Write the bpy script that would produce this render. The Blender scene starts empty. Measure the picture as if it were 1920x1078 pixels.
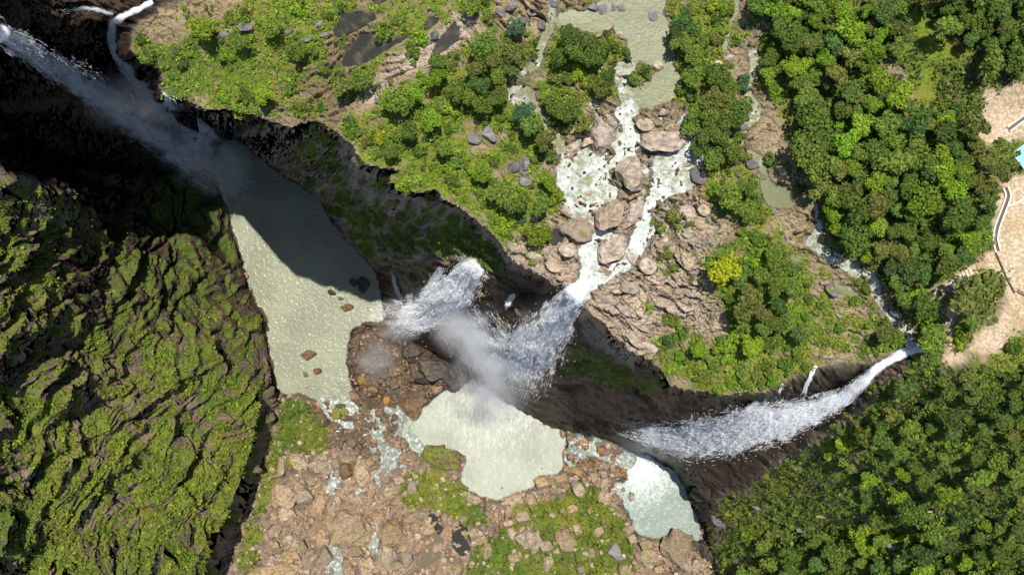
import bpy, bmesh, math, random
import numpy as np
from mathutils import Vector

rng = np.random.default_rng(7)
random.seed(7)
scene = bpy.context.scene
col = scene.collection

# ------------------------------------------------------------------ camera
CAM = 250.0                      # drone height above the plateau, metres
K = 1.5 / 1920.0                 # metres per photo pixel per metre of distance (24 mm lens)
cam_d = bpy.data.cameras.new('drone_camera')
cam_d.sensor_width = 36.0
cam_d.lens = 24.0
cam_d.clip_start = 1.0
cam_d.clip_end = 5000.0
cam = bpy.data.objects.new('drone_camera', cam_d)
cam.location = (0, 0, CAM)
col.objects.link(cam)
scene.camera = cam

# ------------------------------------------------------------------ sky, sun, exposure
SUN = Vector((0.085, 0.295, 1.0)).normalized()          # direction to the sun
world = bpy.data.worlds.new('World')
scene.world = world
world.use_nodes = True
wn = world.node_tree.nodes
wl = world.node_tree.links
for n in list(wn):
    wn.remove(n)
sky = wn.new('ShaderNodeTexSky')
sky.sky_type = 'NISHITA'
sky.sun_disc = False
sky.sun_elevation = math.asin(SUN.z)
sky.sun_rotation = math.atan2(SUN.x, SUN.y)
sky.altitude = 500
bg = wn.new('ShaderNodeBackground')
bg.inputs['Strength'].default_value = 0.105
wo = wn.new('ShaderNodeOutputWorld')
wl.new(sky.outputs[0], bg.inputs['Color'])
wl.new(bg.outputs[0], wo.inputs['Surface'])
sun_d = bpy.data.lights.new('sun', 'SUN')
sun_d.energy = 4.6
sun_d.angle = math.radians(0.55)
sun_d.color = (1.0, 0.955, 0.88)
sun = bpy.data.objects.new('sun', sun_d)
sun.rotation_euler = SUN.to_track_quat('Z', 'Y').to_euler()
sun.location = (0, 60, 400)
col.objects.link(sun)
scene.view_settings.view_transform = 'Standard'
scene.view_settings.look = 'None'
scene.view_settings.gamma = 1.0
scene.view_settings.use_curve_mapping = False
scene.view_settings.exposure = 0.5
scene.render.engine = 'CYCLES'
scene.cycles.max_bounces = 6
scene.cycles.diffuse_bounces = 3
scene.cycles.transparent_max_bounces = 24
scene.cycles.volume_bounces = 3
scene.cycles.use_denoising = True

# ------------------------------------------------------------------ helpers: numbers
def P(u, v, z):
    """Ground point at height z below/above which the photo pixel (u, v) lies."""
    s = K * (CAM - z)
    return np.stack([(u - 960.0) * s, (539.0 - v) * s, np.broadcast_to(z, np.shape(u)) + 0.0 * u], -1)

_perm = np.random.default_rng(3).permutation(256).astype(np.int32)
_perm = np.concatenate([_perm, _perm])
_ga = np.linspace(0, 2 * np.pi, 256, endpoint=False)
_gx, _gy = np.cos(_ga), np.sin(_ga)

def perlin(x, y):
    xi = np.floor(x).astype(np.int32); yi = np.floor(y).astype(np.int32)
    xf = x - xi; yf = y - yi
    u = xf * xf * xf * (xf * (xf * 6 - 15) + 10); v = yf * yf * yf * (yf * (yf * 6 - 15) + 10)
    a = xi & 255; b = yi & 255; a1 = (a + 1) & 255; b1 = (b + 1) & 255
    h00 = _perm[_perm[a] + b]; h10 = _perm[_perm[a1] + b]; h01 = _perm[_perm[a] + b1]; h11 = _perm[_perm[a1] + b1]
    n00 = _gx[h00] * xf + _gy[h00] * yf
    n10 = _gx[h10] * (xf - 1) + _gy[h10] * yf
    n01 = _gx[h01] * xf + _gy[h01] * (yf - 1)
    n11 = _gx[h11] * (xf - 1) + _gy[h11] * (yf - 1)
    return 1.5 * ((n00 * (1 - u) + n10 * u) * (1 - v) + (n01 * (1 - u) + n11 * u) * v)

def fbm(x, y, o=4, g=0.5, ridged=False):
    s = 0; a = 1.0; t = 0
    for i in range(o):
        n = perlin(x + 17.3 * i, y - 9.1 * i)
        if ridged:
            n = 1 - 2 * np.abs(n)
        s = s + a * n; t += a; a *= g; x = x * 2.03; y = y * 2.03
    return s / t

def worley(x, y):
    """(distance to nearest, second nearest minus nearest, random number of the cell, height of the cell's own tilted plane)"""
    xi = np.floor(x).astype(np.int32); yi = np.floor(y).astype(np.int32)
    f1 = np.full(x.shape, 9.0); f2 = np.full(x.shape, 9.0); idn = np.zeros(x.shape); tilt = np.zeros(x.shape)
    for dx in (-1, 0, 1):
        for dy in (-1, 0, 1):
            cx = xi + dx; cy = yi + dy
            h = _perm[_perm[cx & 255] + (cy & 255)]
            h2 = _perm[h + 37]
            ex = cx + 0.1 + 0.8 * h / 255.0 - x; ey = cy + 0.1 + 0.8 * h2 / 255.0 - y
            d = np.hypot(ex, ey)
            m = d < f1
            f2 = np.where(m, f1, np.minimum(f2, d))
            idn = np.where(m, _perm[h2 + 11] / 255.0, idn)
            tilt = np.where(m, ex * _gx[h] + ey * _gy[h], tilt)
            f1 = np.where(m, d, f1)
    return f1, f2 - f1, idn, tilt

def sstep(a, b, x):
    t = np.clip((x - a) / (b - a), 0, 1)
    return t * t * (3 - 2 * t)

def inpoly(poly, U, V):
    r = np.zeros(U.shape, bool)
    n = len(poly)
    j = n - 1
    for i in range(n):
        x1, y1 = poly[i]; x2, y2 = poly[j]
        if y1 != y2:
            c = ((y1 > V) != (y2 > V)) & (U < (x2 - x1) * (V - y1) / (y2 - y1) + x1)
            r ^= c
        j = i
    return r

def blur(a, r):
    """box blur twice, radius r cells"""
    for _ in range(2):
        for ax in (0, 1):
            p = np.concatenate([np.repeat(np.take(a, [0], ax), r + 1, ax), a, np.repeat(np.take(a, [-1], ax), r, ax)], ax)
            c = np.cumsum(p, ax, dtype=float)
            n = a.shape[ax]
            i = np.arange(n)
            a = (np.take(c, i + 2 * r + 1, ax) - np.take(c, i, ax)) / (2 * r + 1)
    return a

# ------------------------------------------------------------------ helpers: objects
def mesh_np(name, verts, faces, smooth=True, mats=()):
    me = bpy.data.meshes.new(name)
    verts = np.asarray(verts, np.float32); faces = np.asarray(faces, np.int32)
    k = faces.shape[1]
    me.vertices.add(len(verts)); me.vertices.foreach_set('co', verts.ravel())
    me.loops.add(faces.size); me.loops.foreach_set('vertex_index', faces.ravel())
    me.polygons.add(len(faces))
    me.polygons.foreach_set('loop_start', np.arange(len(faces), dtype=np.int32) * k)
    me.polygons.foreach_set('loop_total', np.full(len(faces), k, np.int32))
    me.polygons.foreach_set('use_smooth', np.full(len(faces), smooth, bool))
    for m in mats:
        me.materials.append(m)
    me.update(calc_edges=True)
    return me

def vcol(me, name, rgb):
    a = me.attributes.new(name, 'FLOAT_COLOR', 'POINT')
    c = np.ones((len(rgb), 4), np.float32); c[:, :rgb.shape[1]] = rgb
    a.data.foreach_set('color', c.ravel())

def link(name, data, parent=None):
    o = bpy.data.objects.new(name, data)
    col.objects.link(o)
    if parent is not None:
        o.parent = parent
    return o

def tag(o, label=None, cat=None, group=None, kind=None):
    if label: o['label'] = label
    if cat: o['category'] = cat
    if group: o['group'] = group
    if kind: o['kind'] = kind
    return o

# ------------------------------------------------------------------ helpers: materials
class N:
    def __init__(s, name):
        s.m = bpy.data.materials.new(name); s.m.use_nodes = True
        s.t = s.m.node_tree; s.t.nodes.clear()
        s.out = s.t.nodes.new('ShaderNodeOutputMaterial')
    def n(s, typ, props=None, **ins):
        x = s.t.nodes.new('ShaderNode' + typ)
        for k, v in (props or {}).items():
            setattr(x, k, v)
        for k, v in ins.items():
            s.set(x, k, v)
        return x
    def set(s, x, k, v):
        key = int(k[1:]) if k[0] == 'i' and k[1:].isdigit() else k.replace('_', ' ')
        sock = x.inputs[key]
        if isinstance(v, bpy.types.NodeSocket):
            s.t.links.new(v, sock)
        elif isinstance(v, (tuple, list)) and len(v) == 3 and sock.type == 'RGBA':
            sock.default_value = (*v, 1)
        else:
            sock.default_value = v
    def mix(s, f, a, b, mode='MIX'):
        x = s.n('Mix', dict(data_type='RGBA', blend_type=mode))
        for i, v in ((0, f), (6, a), (7, b)):
            if isinstance(v, bpy.types.NodeSocket): s.t.links.new(v, x.inputs[i])
            elif isinstance(v, tuple): x.inputs[i].default_value = (*v, 1)
            else: x.inputs[i].default_value = v
        return x.outputs[2]
    def math(s, op, a, b=None, c=None, clamp=False):
        x = s.n('Math', dict(operation=op, use_clamp=clamp))
        for i, v in enumerate((a, b, c)):
            if v is None: continue
            if isinstance(v, bpy.types.NodeSocket): s.t.links.new(v, x.inputs[i])
            else: x.inputs[i].default_value = v
        return x.outputs[0]
    def noise(s, vec, scale, detail=4, rough=0.55, dist=0.0):
        x = s.n('TexNoise', None, Scale=scale, Detail=detail, Roughness=rough, Distortion=dist)
        if vec is not None: s.t.links.new(vec, x.inputs['Vector'])
        return x.outputs['Fac']
    def ramp(s, f, stops):
        x = s.n('ValToRGB'); s.t.links.new(f, x.inputs[0])
        e = x.color_ramp.elements
        while len(e) < len(stops): e.new(0.5)
        for q, (p, c) in zip(e, stops):
            q.position = p
            q.color = (c, c, c, 1) if not isinstance(c, tuple) else (*c, 1)
        return x.outputs[0]
    def smooth(s, f, a, b):
        x = s.n('MapRange', dict(interpolation_type='SMOOTHSTEP'))
        s.t.links.new(f, x.inputs[0]); x.inputs[1].default_value = a; x.inputs[2].default_value = b
        return x.outputs[0]
    def attr(s, name):
        a = s.n('Attribute', dict(attribute_name=name))
        sp = s.n('SeparateColor'); s.t.links.new(a.outputs['Color'], sp.inputs[0])
        return sp.outputs[0], sp.outputs[1], sp.outputs[2]
    def pos(s):
        return s.n('NewGeometry').outputs['Position']
    def bump(s, h, strength, dist):
        x = s.n('Bump', None, Strength=strength, Distance=dist); s.t.links.new(h, x.inputs['Height'])
        return x.outputs[0]
    def end(s, shader, sock='Surface'):
        s.t.links.new(shader, s.out.inputs[sock]); return s.m
# ------------------------------------------------------------------ materials
def make_ground():
    b = N('ground_rock_moss_sand')
    p = b.pos()
    moss, wet, red = b.attr('ca')
    sand, dry, pale = b.attr('cb')
    n1 = b.noise(p, 0.16, 6, 0.6); n2 = b.noise(p, 0.9, 5, 0.65); n3 = b.noise(p, 2.7, 3, 0.6)
    rock = b.ramp(n2, [(0.30, (0.075, 0.055, 0.046)), (0.47, (0.20, 0.148, 0.115)), (0.66, (0.33, 0.255, 0.19))])
    rock = b.mix(b.smooth(n1, 0.42, 0.7), rock, (0.28, 0.20, 0.13))
    palec = b.ramp(n2, [(0.26, (0.18, 0.132, 0.10)), (0.46, (0.45, 0.35, 0.27)), (0.66, (0.62, 0.51, 0.41))])
    c = b.mix(pale, rock, palec)
    redc = b.ramp(n2, [(0.25, (0.12, 0.080, 0.050)), (0.5, (0.28, 0.197, 0.128)), (0.72, (0.42, 0.31, 0.21))])
    c = b.mix(red, c, redc)
    sandc = b.mix(n1, (0.62, 0.45, 0.32), (0.72, 0.59, 0.47))
    sandc = b.mix(b.smooth(b.noise(p, 0.09, 4, 0.6), 0.5, 0.66), sandc, (0.56, 0.36, 0.22))
    sandc = b.mix(b.math('MULTIPLY', n3, 0.25), sandc, (0.40, 0.27, 0.17))
    c = b.mix(sand, c, sandc)
    big_c, small_c, _ = b.attr('cc')
    tone = b.math('ADD', 0.62, b.math('ADD', b.math('MULTIPLY', big_c, 0.45), b.math('MULTIPLY', small_c, 0.32)))
    hs = b.n('HueSaturation', None, Color=c, Value=tone)
    b.set(hs, 'Saturation', b.math('ADD', 0.75, b.math('MULTIPLY', small_c, 0.4)))
    c = b.mix(b.math('SUBTRACT', 1.0, sand), c, hs.outputs[0])
    dryc = b.mix(n3, (0.20, 0.17, 0.05), (0.36, 0.27, 0.13))
    c = b.mix(b.math('MULTIPLY', dry, b.smooth(n2, 0.36, 0.6)), c, dryc)
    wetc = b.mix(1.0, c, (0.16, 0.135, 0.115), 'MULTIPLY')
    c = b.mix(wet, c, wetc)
    n0 = b.noise(p, 0.045, 5, 0.6)
    mc = b.mix(b.smooth(n2, 0.33, 0.67), (0.058, 0.090, 0.010), (0.19, 0.215, 0.018))
    mc = b.mix(b.smooth(n0, 0.40, 0.62), mc, b.mix(n3, (0.12, 0.105, 0.024), (0.26, 0.24, 0.04)))
    mc = b.mix(b.smooth(n3, 0.48, 0.75), mc, (0.10, 0.175, 0.012))
    mc = b.mix(b.math('MULTIPLY', b.smooth(b.noise(p, 0.02, 4, 0.6), 0.46, 0.62), 0.7), mc, (0.045, 0.095, 0.014))
    mcw = b.mix(b.math('MULTIPLY', wet, 0.75), mc, (0.030, 0.055, 0.008))
    c = b.mix(b.smooth(b.math('ADD', moss, b.math('MULTIPLY', b.math('SUBTRACT', n2, 0.5), 0.9)), 0.38, 0.62), c, mcw)
    ro = b.math('SUBTRACT', 0.95, b.math('MULTIPLY', wet, 0.5))
    wv_ = b.n('VectorMath', dict(operation='ADD')); b.t.links.new(p, wv_.inputs[0])
    wn_ = b.n('TexNoise', None, Scale=0.6, Detail=2.0); b.t.links.new(p, wn_.inputs['Vector']); b.t.links.new(wn_.outputs['Color'], wv_.inputs[1])
    mp_ = b.n('Mapping'); b.t.links.new(wv_.outputs[0], mp_.inputs[0]); mp_.inputs['Rotation'].default_value = (0, 0, 0.6); mp_.inputs['Scale'].default_value = (0.55, 1.1, 0.8)
    vo = b.n('TexVoronoi', dict(feature='DISTANCE_TO_EDGE'), Scale=0.55); b.t.links.new(mp_.outputs[0], vo.inputs['Vector'])
    crack = b.smooth(vo.outputs['Distance'], 0.0, 0.12)
    h = b.math('ADD', b.math('ADD', b.math('MULTIPLY', n2, 0.7), b.math('MULTIPLY', n3, 0.4)), b.math('MULTIPLY', b.math('MULTIPLY', crack, 0.75), b.math('ADD', 0.12, b.math('MULTIPLY', pale, 0.88))))
    s = b.n('BsdfPrincipled', None, Base_Color=c, Roughness=ro, Normal=b.bump(h, 0.9, 0.9))
    s.inputs['Specular IOR Level'].default_value = 0.25
    return b.end(s.outputs[0])

def make_rock(name, lo, mid, hi, mossy=0.0, rough=0.9):
    b = N(name)
    tc = b.n('TexCoord').outputs['Object']
    p = b.pos()
    r = b.n('ObjectInfo').outputs['Random']
    n2 = b.noise(p, 0.5, 6, 0.65); n3 = b.noise(p, 2.2, 4, 0.6)
    m = b.n('Mapping'); b.t.links.new(p, m.inputs[0]); m.inputs['Rotation'].default_value = (0.3, 0.2, 0.6); m.inputs['Scale'].default_value = (0.25, 1.2, 1.2)
    n4 = b.noise(m.outputs[0], 0.9, 4, 0.6)
    c = b.ramp(b.math('ADD', b.math('MULTIPLY', n2, 0.6), b.math('MULTIPLY', n4, 0.4)), [(0.30, lo), (0.5, mid), (0.68, hi)])
    hv = b.n('HueSaturation', None, Color=c)
    b.set(hv, 'Value', b.math('ADD', 0.72, b.math('MULTIPLY', r, 0.55)))
    b.set(hv, 'Saturation', b.math('ADD', 0.8, b.math('MULTIPLY', b.math('FRACT', b.math('MULTIPLY', r, 7.3)), 0.4)))
    c = hv.outputs[0]
    if mossy:
        up = b.n('SeparateXYZ'); b.t.links.new(b.n('NewGeometry').outputs['Normal'], up.inputs[0])
        f = b.math('MULTIPLY', b.smooth(b.noise(p, 0.28, 5, 0.6), 0.62 - 0.2 * mossy, 0.72 - 0.2 * mossy), b.smooth(up.outputs[2], 0.2, 0.7))
        c = b.mix(f, c, b.mix(n3, (0.08, 0.12, 0.012), (0.19, 0.21, 0.03)))
    s = b.n('BsdfPrincipled', None, Base_Color=c, Roughness=rough, Normal=b.bump(b.math('ADD', n2, b.math('MULTIPLY', n3, 0.5)), 0.8, 0.7))
    s.inputs['Specular IOR Level'].default_value = 0.3
    return b.end(s.outputs[0])

def make_leaf(name, dark, light, tr=0.35):
    b = N(name)
    isl = b.n('NewGeometry').outputs['Random Per Island']
    r = b.n('ObjectInfo').outputs['Random']
    c = b.mix(b.smooth(isl, 0.05, 0.95), dark, light)
    hv = b.n('HueSaturation', None, Color=c)
    b.set(hv, 'Hue', b.math('ADD', 0.482, b.math('MULTIPLY', r, 0.036)))
    b.set(hv, 'Value', b.math('ADD', 0.72, b.math('MULTIPLY', b.math('FRACT', b.math('MULTIPLY', r, 13.7)), 0.6)))
    c = hv.outputs[0]
    d = b.n('BsdfPrincipled', None, Base_Color=c, Roughness=0.65)
    d.inputs['Specular IOR Level'].default_value = 0.25
    t = b.n('BsdfTranslucent', None, Color=c)
    m = b.n('MixShader', None, Fac=tr); b.t.links.new(d.outputs[0], m.inputs[1]); b.t.links.new(t.outputs[0], m.inputs[2])
    return b.end(m.outputs[0])

def make_water(name, deep, foamc, foam_scale, rough, bump_s, bump_scale, stretch=(1, 1, 1), rot=0.0, spec=0.5):
    b = N(name)
    p = b.pos()
    foam, shallow, edge = b.attr('wa')
    m = b.n('Mapping'); b.t.links.new(p, m.inputs[0]); m.inputs['Scale'].default_value = stretch; m.inputs['Rotation'].default_value = (0, 0, rot)
    q = m.outputs[0]
    n1 = b.noise(q, foam_scale, 6, 0.68, 0.6)
    n0 = b.noise(p, 0.035, 3, 0.5)
    nf = b.noise(q, foam_scale * 3.1, 5, 0.7, 0.8)
    f = b.smooth(b.math('ADD', b.math('ADD', b.math('MULTIPLY', n1, 0.55), b.math('MULTIPLY', nf, 0.45)), b.math('MULTIPLY', b.math('SUBTRACT', foam, 0.5), 0.62)), 0.40, 0.67)
    dc = b.mix(b.smooth(n0, 0.35, 0.65), deep, tuple(x * 0.82 for x in deep))
    dc = b.mix(shallow, dc, (0.13, 0.105, 0.065))
    c = b.mix(b.math('MULTIPLY', f, b.smooth(foam, 0.03, 0.3)), dc, foamc)
    w1 = b.noise(q, bump_scale, 3, 0.6, 0.4); w2 = b.noise(q, bump_scale * 2.6, 2, 0.5)
    h = b.math('ADD', w1, b.math('MULTIPLY', w2, 0.45))
    s = b.n('BsdfPrincipled', None, Base_Color=c, Roughness=rough, IOR=1.33, Normal=b.bump(h, min(1.0, bump_s), 0.75 if bump_s > 0.9 else 1.0))
    s.inputs['Specular IOR Level'].default_value = spec
    al = b.smooth(b.math('ADD', edge, b.math('MULTIPLY', b.math('SUBTRACT', nf, 0.5), 0.9)), 0.22, 0.62)
    tr = b.n('BsdfTransparent')
    o = b.n('MixShader', None, Fac=al); b.t.links.new(tr.outputs[0], o.inputs[1]); b.t.links.new(s.outputs[0], o.inputs[2])
    return b.end(o.outputs[0])

def make_spray(name):
    """drops and strands of white water"""
    b = N(name)
    isl = b.n('NewGeometry').outputs['Random Per Island']
    c = b.mix(isl, (0.78, 0.80, 0.82), (0.94, 0.95, 0.96))
    d = b.n('BsdfDiffuse', None, Color=c)
    tl = b.n('BsdfTranslucent', None, Color=c)
    mx = b.n('MixShader', None, Fac=0.45); b.t.links.new(d.outputs[0], mx.inputs[1]); b.t.links.new(tl.outputs[0], mx.inputs[2])
    return b.end(mx.outputs[0])

def make_sheet(name):
    """silky sheet of falling water: streaks along the flow thinning to nothing (uv = metres across, along; fa = thickness)"""
    b = N(name)
    a, seed, _ = b.attr('fa')
    uv = b.n('UVMap').outputs[0]
    off = b.n('CombineXYZ'); b.t.links.new(b.math('MULTIPLY', seed, 40.0), off.inputs[2])
    def st(sx, sy, det):
        m = b.n('Mapping'); b.t.links.new(uv, m.inputs[0]); m.inputs['Scale'].default_value = (sx, sy, 1)
        va = b.n('VectorMath', dict(operation='ADD')); b.t.links.new(m.outputs[0], va.inputs[0]); b.t.links.new(off.outputs[0], va.inputs[1])
        return b.noise(va.outputs[0], 1.0, det, 0.62, 0.9)
    s = b.math('ADD', b.math('MULTIPLY', st(0.55, 0.05, 6), 0.55), b.math('MULTIPLY', st(0.16, 0.035, 4), 0.45))
    f = b.smooth(b.math('ADD', s, b.math('MULTIPLY', b.math('SUBTRACT', a, 0.5), 0.75)), 0.30, 0.70)
    f = b.math('MULTIPLY', b.math('MULTIPLY', f, 0.9), b.smooth(a, 0.0, 0.55), clamp=True)
    nv = b.n('VectorMath', dict(operation='ADD')); b.t.links.new(b.n('NewGeometry').outputs['Normal'], nv.inputs[0]); nv.inputs[1].default_value = (0, 0.3, 2.2)
    nn = b.n('VectorMath', dict(operation='NORMALIZE')); b.t.links.new(nv.outputs[0], nn.inputs[0])
    d = b.n('BsdfDiffuse', None, Color=(0.88, 0.90, 0.92), Normal=nn.outputs[0])
    tl = b.n('BsdfTranslucent', None, Color=(0.88, 0.90, 0.92), Normal=nn.outputs[0])
    mx = b.n('MixShader', None, Fac=0.35); b.t.links.new(d.outputs[0], mx.inputs[1]); b.t.links.new(tl.outputs[0], mx.inputs[2])
    tr = b.n('BsdfTransparent')
    o = b.n('MixShader', None, Fac=f); b.t.links.new(tr.outputs[0], o.inputs[1]); b.t.links.new(mx.outputs[0], o.inputs[2])
    return b.end(o.outputs[0])

def make_mist(name, dens, scale):
    b = N(name)
    tc = b.n('TexCoord').outputs['Object']
    ln = b.n('VectorMath', dict(operation='LENGTH')); b.t.links.new(tc, ln.inputs[0])
    fall = b.smooth(ln.outputs['Value'], 1.0, 0.15)
    n = b.noise(b.pos(), scale, 4, 0.6, 0.9)
    d = b.math('MULTIPLY', b.math('MULTIPLY', fall, b.smooth(n, 0.38, 0.68)), dens)
    v = b.n('VolumePrincipled', None, Color=(0.995, 0.995, 1.0), Density=d, Anisotropy=0.0)
    return b.end(v.outputs[0], 'Volume')

def plain(name, c, rough=0.8, var=0.25, scale=1.5):
    b = N(name)
    n = b.noise(b.pos(), scale, 5, 0.6)
    cc = b.mix(n, tuple(x * (1 - var) for x in c), tuple(min(1, x * (1 + var)) for x in c))
    s = b.n('BsdfPrincipled', None, Base_Color=cc, Roughness=rough, Normal=b.bump(n, 0.4, 0.1))
    return b.end(s.outputs[0])

M = {}
M['ground'] = make_ground()
M['boulder'] = make_rock('red_brown_boulder_rock', (0.08, 0.056, 0.037), (0.265, 0.187, 0.122), (0.42, 0.312, 0.218), 0.38)
M['wet_boulder'] = make_rock('wet_brown_rock', (0.035, 0.022, 0.012), (0.10, 0.06, 0.028), (0.19, 0.115, 0.055), 0.1, 0.4)
M['orange_boulder'] = make_rock('orange_wet_rock', (0.10, 0.055, 0.022), (0.24, 0.135, 0.06), (0.36, 0.22, 0.11), 0.1, 0.55)
M['dark_boulder'] = make_rock('dark_wet_rock', (0.012, 0.010, 0.009), (0.05, 0.038, 0.03), (0.11, 0.085, 0.062), 0.1, 0.35)
M['grey_boulder'] = make_rock('grey_rock', (0.06, 0.055, 0.058), (0.15, 0.135, 0.135), (0.26, 0.235, 0.225), 0.2)
M['tan_boulder'] = make_rock('tan_weathered_rock', (0.085, 0.064, 0.05), (0.31, 0.24, 0.18), (0.50, 0.41, 0.32), 0.15)
M['mossy_boulder'] = make_rock('mossy_rock', (0.07, 0.045, 0.02), (0.16, 0.10, 0.04), (0.27, 0.18, 0.09), 0.95)
LEAF = {
    'd': make_leaf('dark_green_leaves', (0.036, 0.072, 0.014), (0.110, 0.180, 0.030)),
    'm': make_leaf('mid_green_leaves', (0.052, 0.095, 0.012), (0.165, 0.235, 0.028)),
    'o': make_leaf('olive_leaves', (0.075, 0.092, 0.016), (0.21, 0.225, 0.042)),
    'b': make_leaf('bright_green_leaves', (0.085, 0.155, 0.008), (0.25, 0.36, 0.02)),
    'y': make_leaf('yellow_green_leaves', (0.17, 0.22, 0.006), (0.40, 0.46, 0.018)),
    't': make_leaf('blue_green_leaves', (0.024, 0.070, 0.028), (0.075, 0.165, 0.065)),
}
M['bark'] = plain('grey_brown_bark', (0.12, 0.09, 0.065), 0.9)
M['river'] = make_water('milky_green_river', (0.165, 0.175, 0.085), (0.46, 0.485, 0.46), 0.20, 0.35, 0.16, 0.4, spec=0.22)
M['pool_left'] = make_water('green_plunge_pool_water', (0.245, 0.255, 0.175), (0.50, 0.52, 0.46), 0.42, 0.19, 1.0, 0.34)
M['pool_mid'] = make_water('foamy_pale_pool_water', (0.36, 0.375, 0.295), (0.54, 0.55, 0.49), 0.35, 0.28, 1.0, 0.55, (1.6, 0.5, 1))
M['pool_right'] = make_water('glittering_pale_pool_water', (0.25, 0.295, 0.25), (0.54, 0.585, 0.55), 0.3, 0.16, 1.0, 0.5, (1.0, 0.8, 1))
M['still'] = make_water('dark_still_water', (0.035, 0.034, 0.026), (0.8, 0.8, 0.8), 0.3, 0.06, 0.06, 0.4)
M['falls'] = make_spray('white_water_drops')
M['sheet'] = make_sheet('silky_falling_water')
M['concrete'] = plain('pale_concrete', (0.60, 0.52, 0.44), 0.85)
M['trough'] = plain('dark_channel_bed', (0.07, 0.06, 0.05), 0.6)
M['blue_roof'] = plain('light_blue_painted_roof', (0.22, 0.52, 0.68), 0.5, 0.12)
M['plaster'] = plain('cream_plaster', (0.6, 0.55, 0.45), 0.85, 0.1)
M['wood'] = plain('brown_timber', (0.19, 0.11, 0.06), 0.8)
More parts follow.
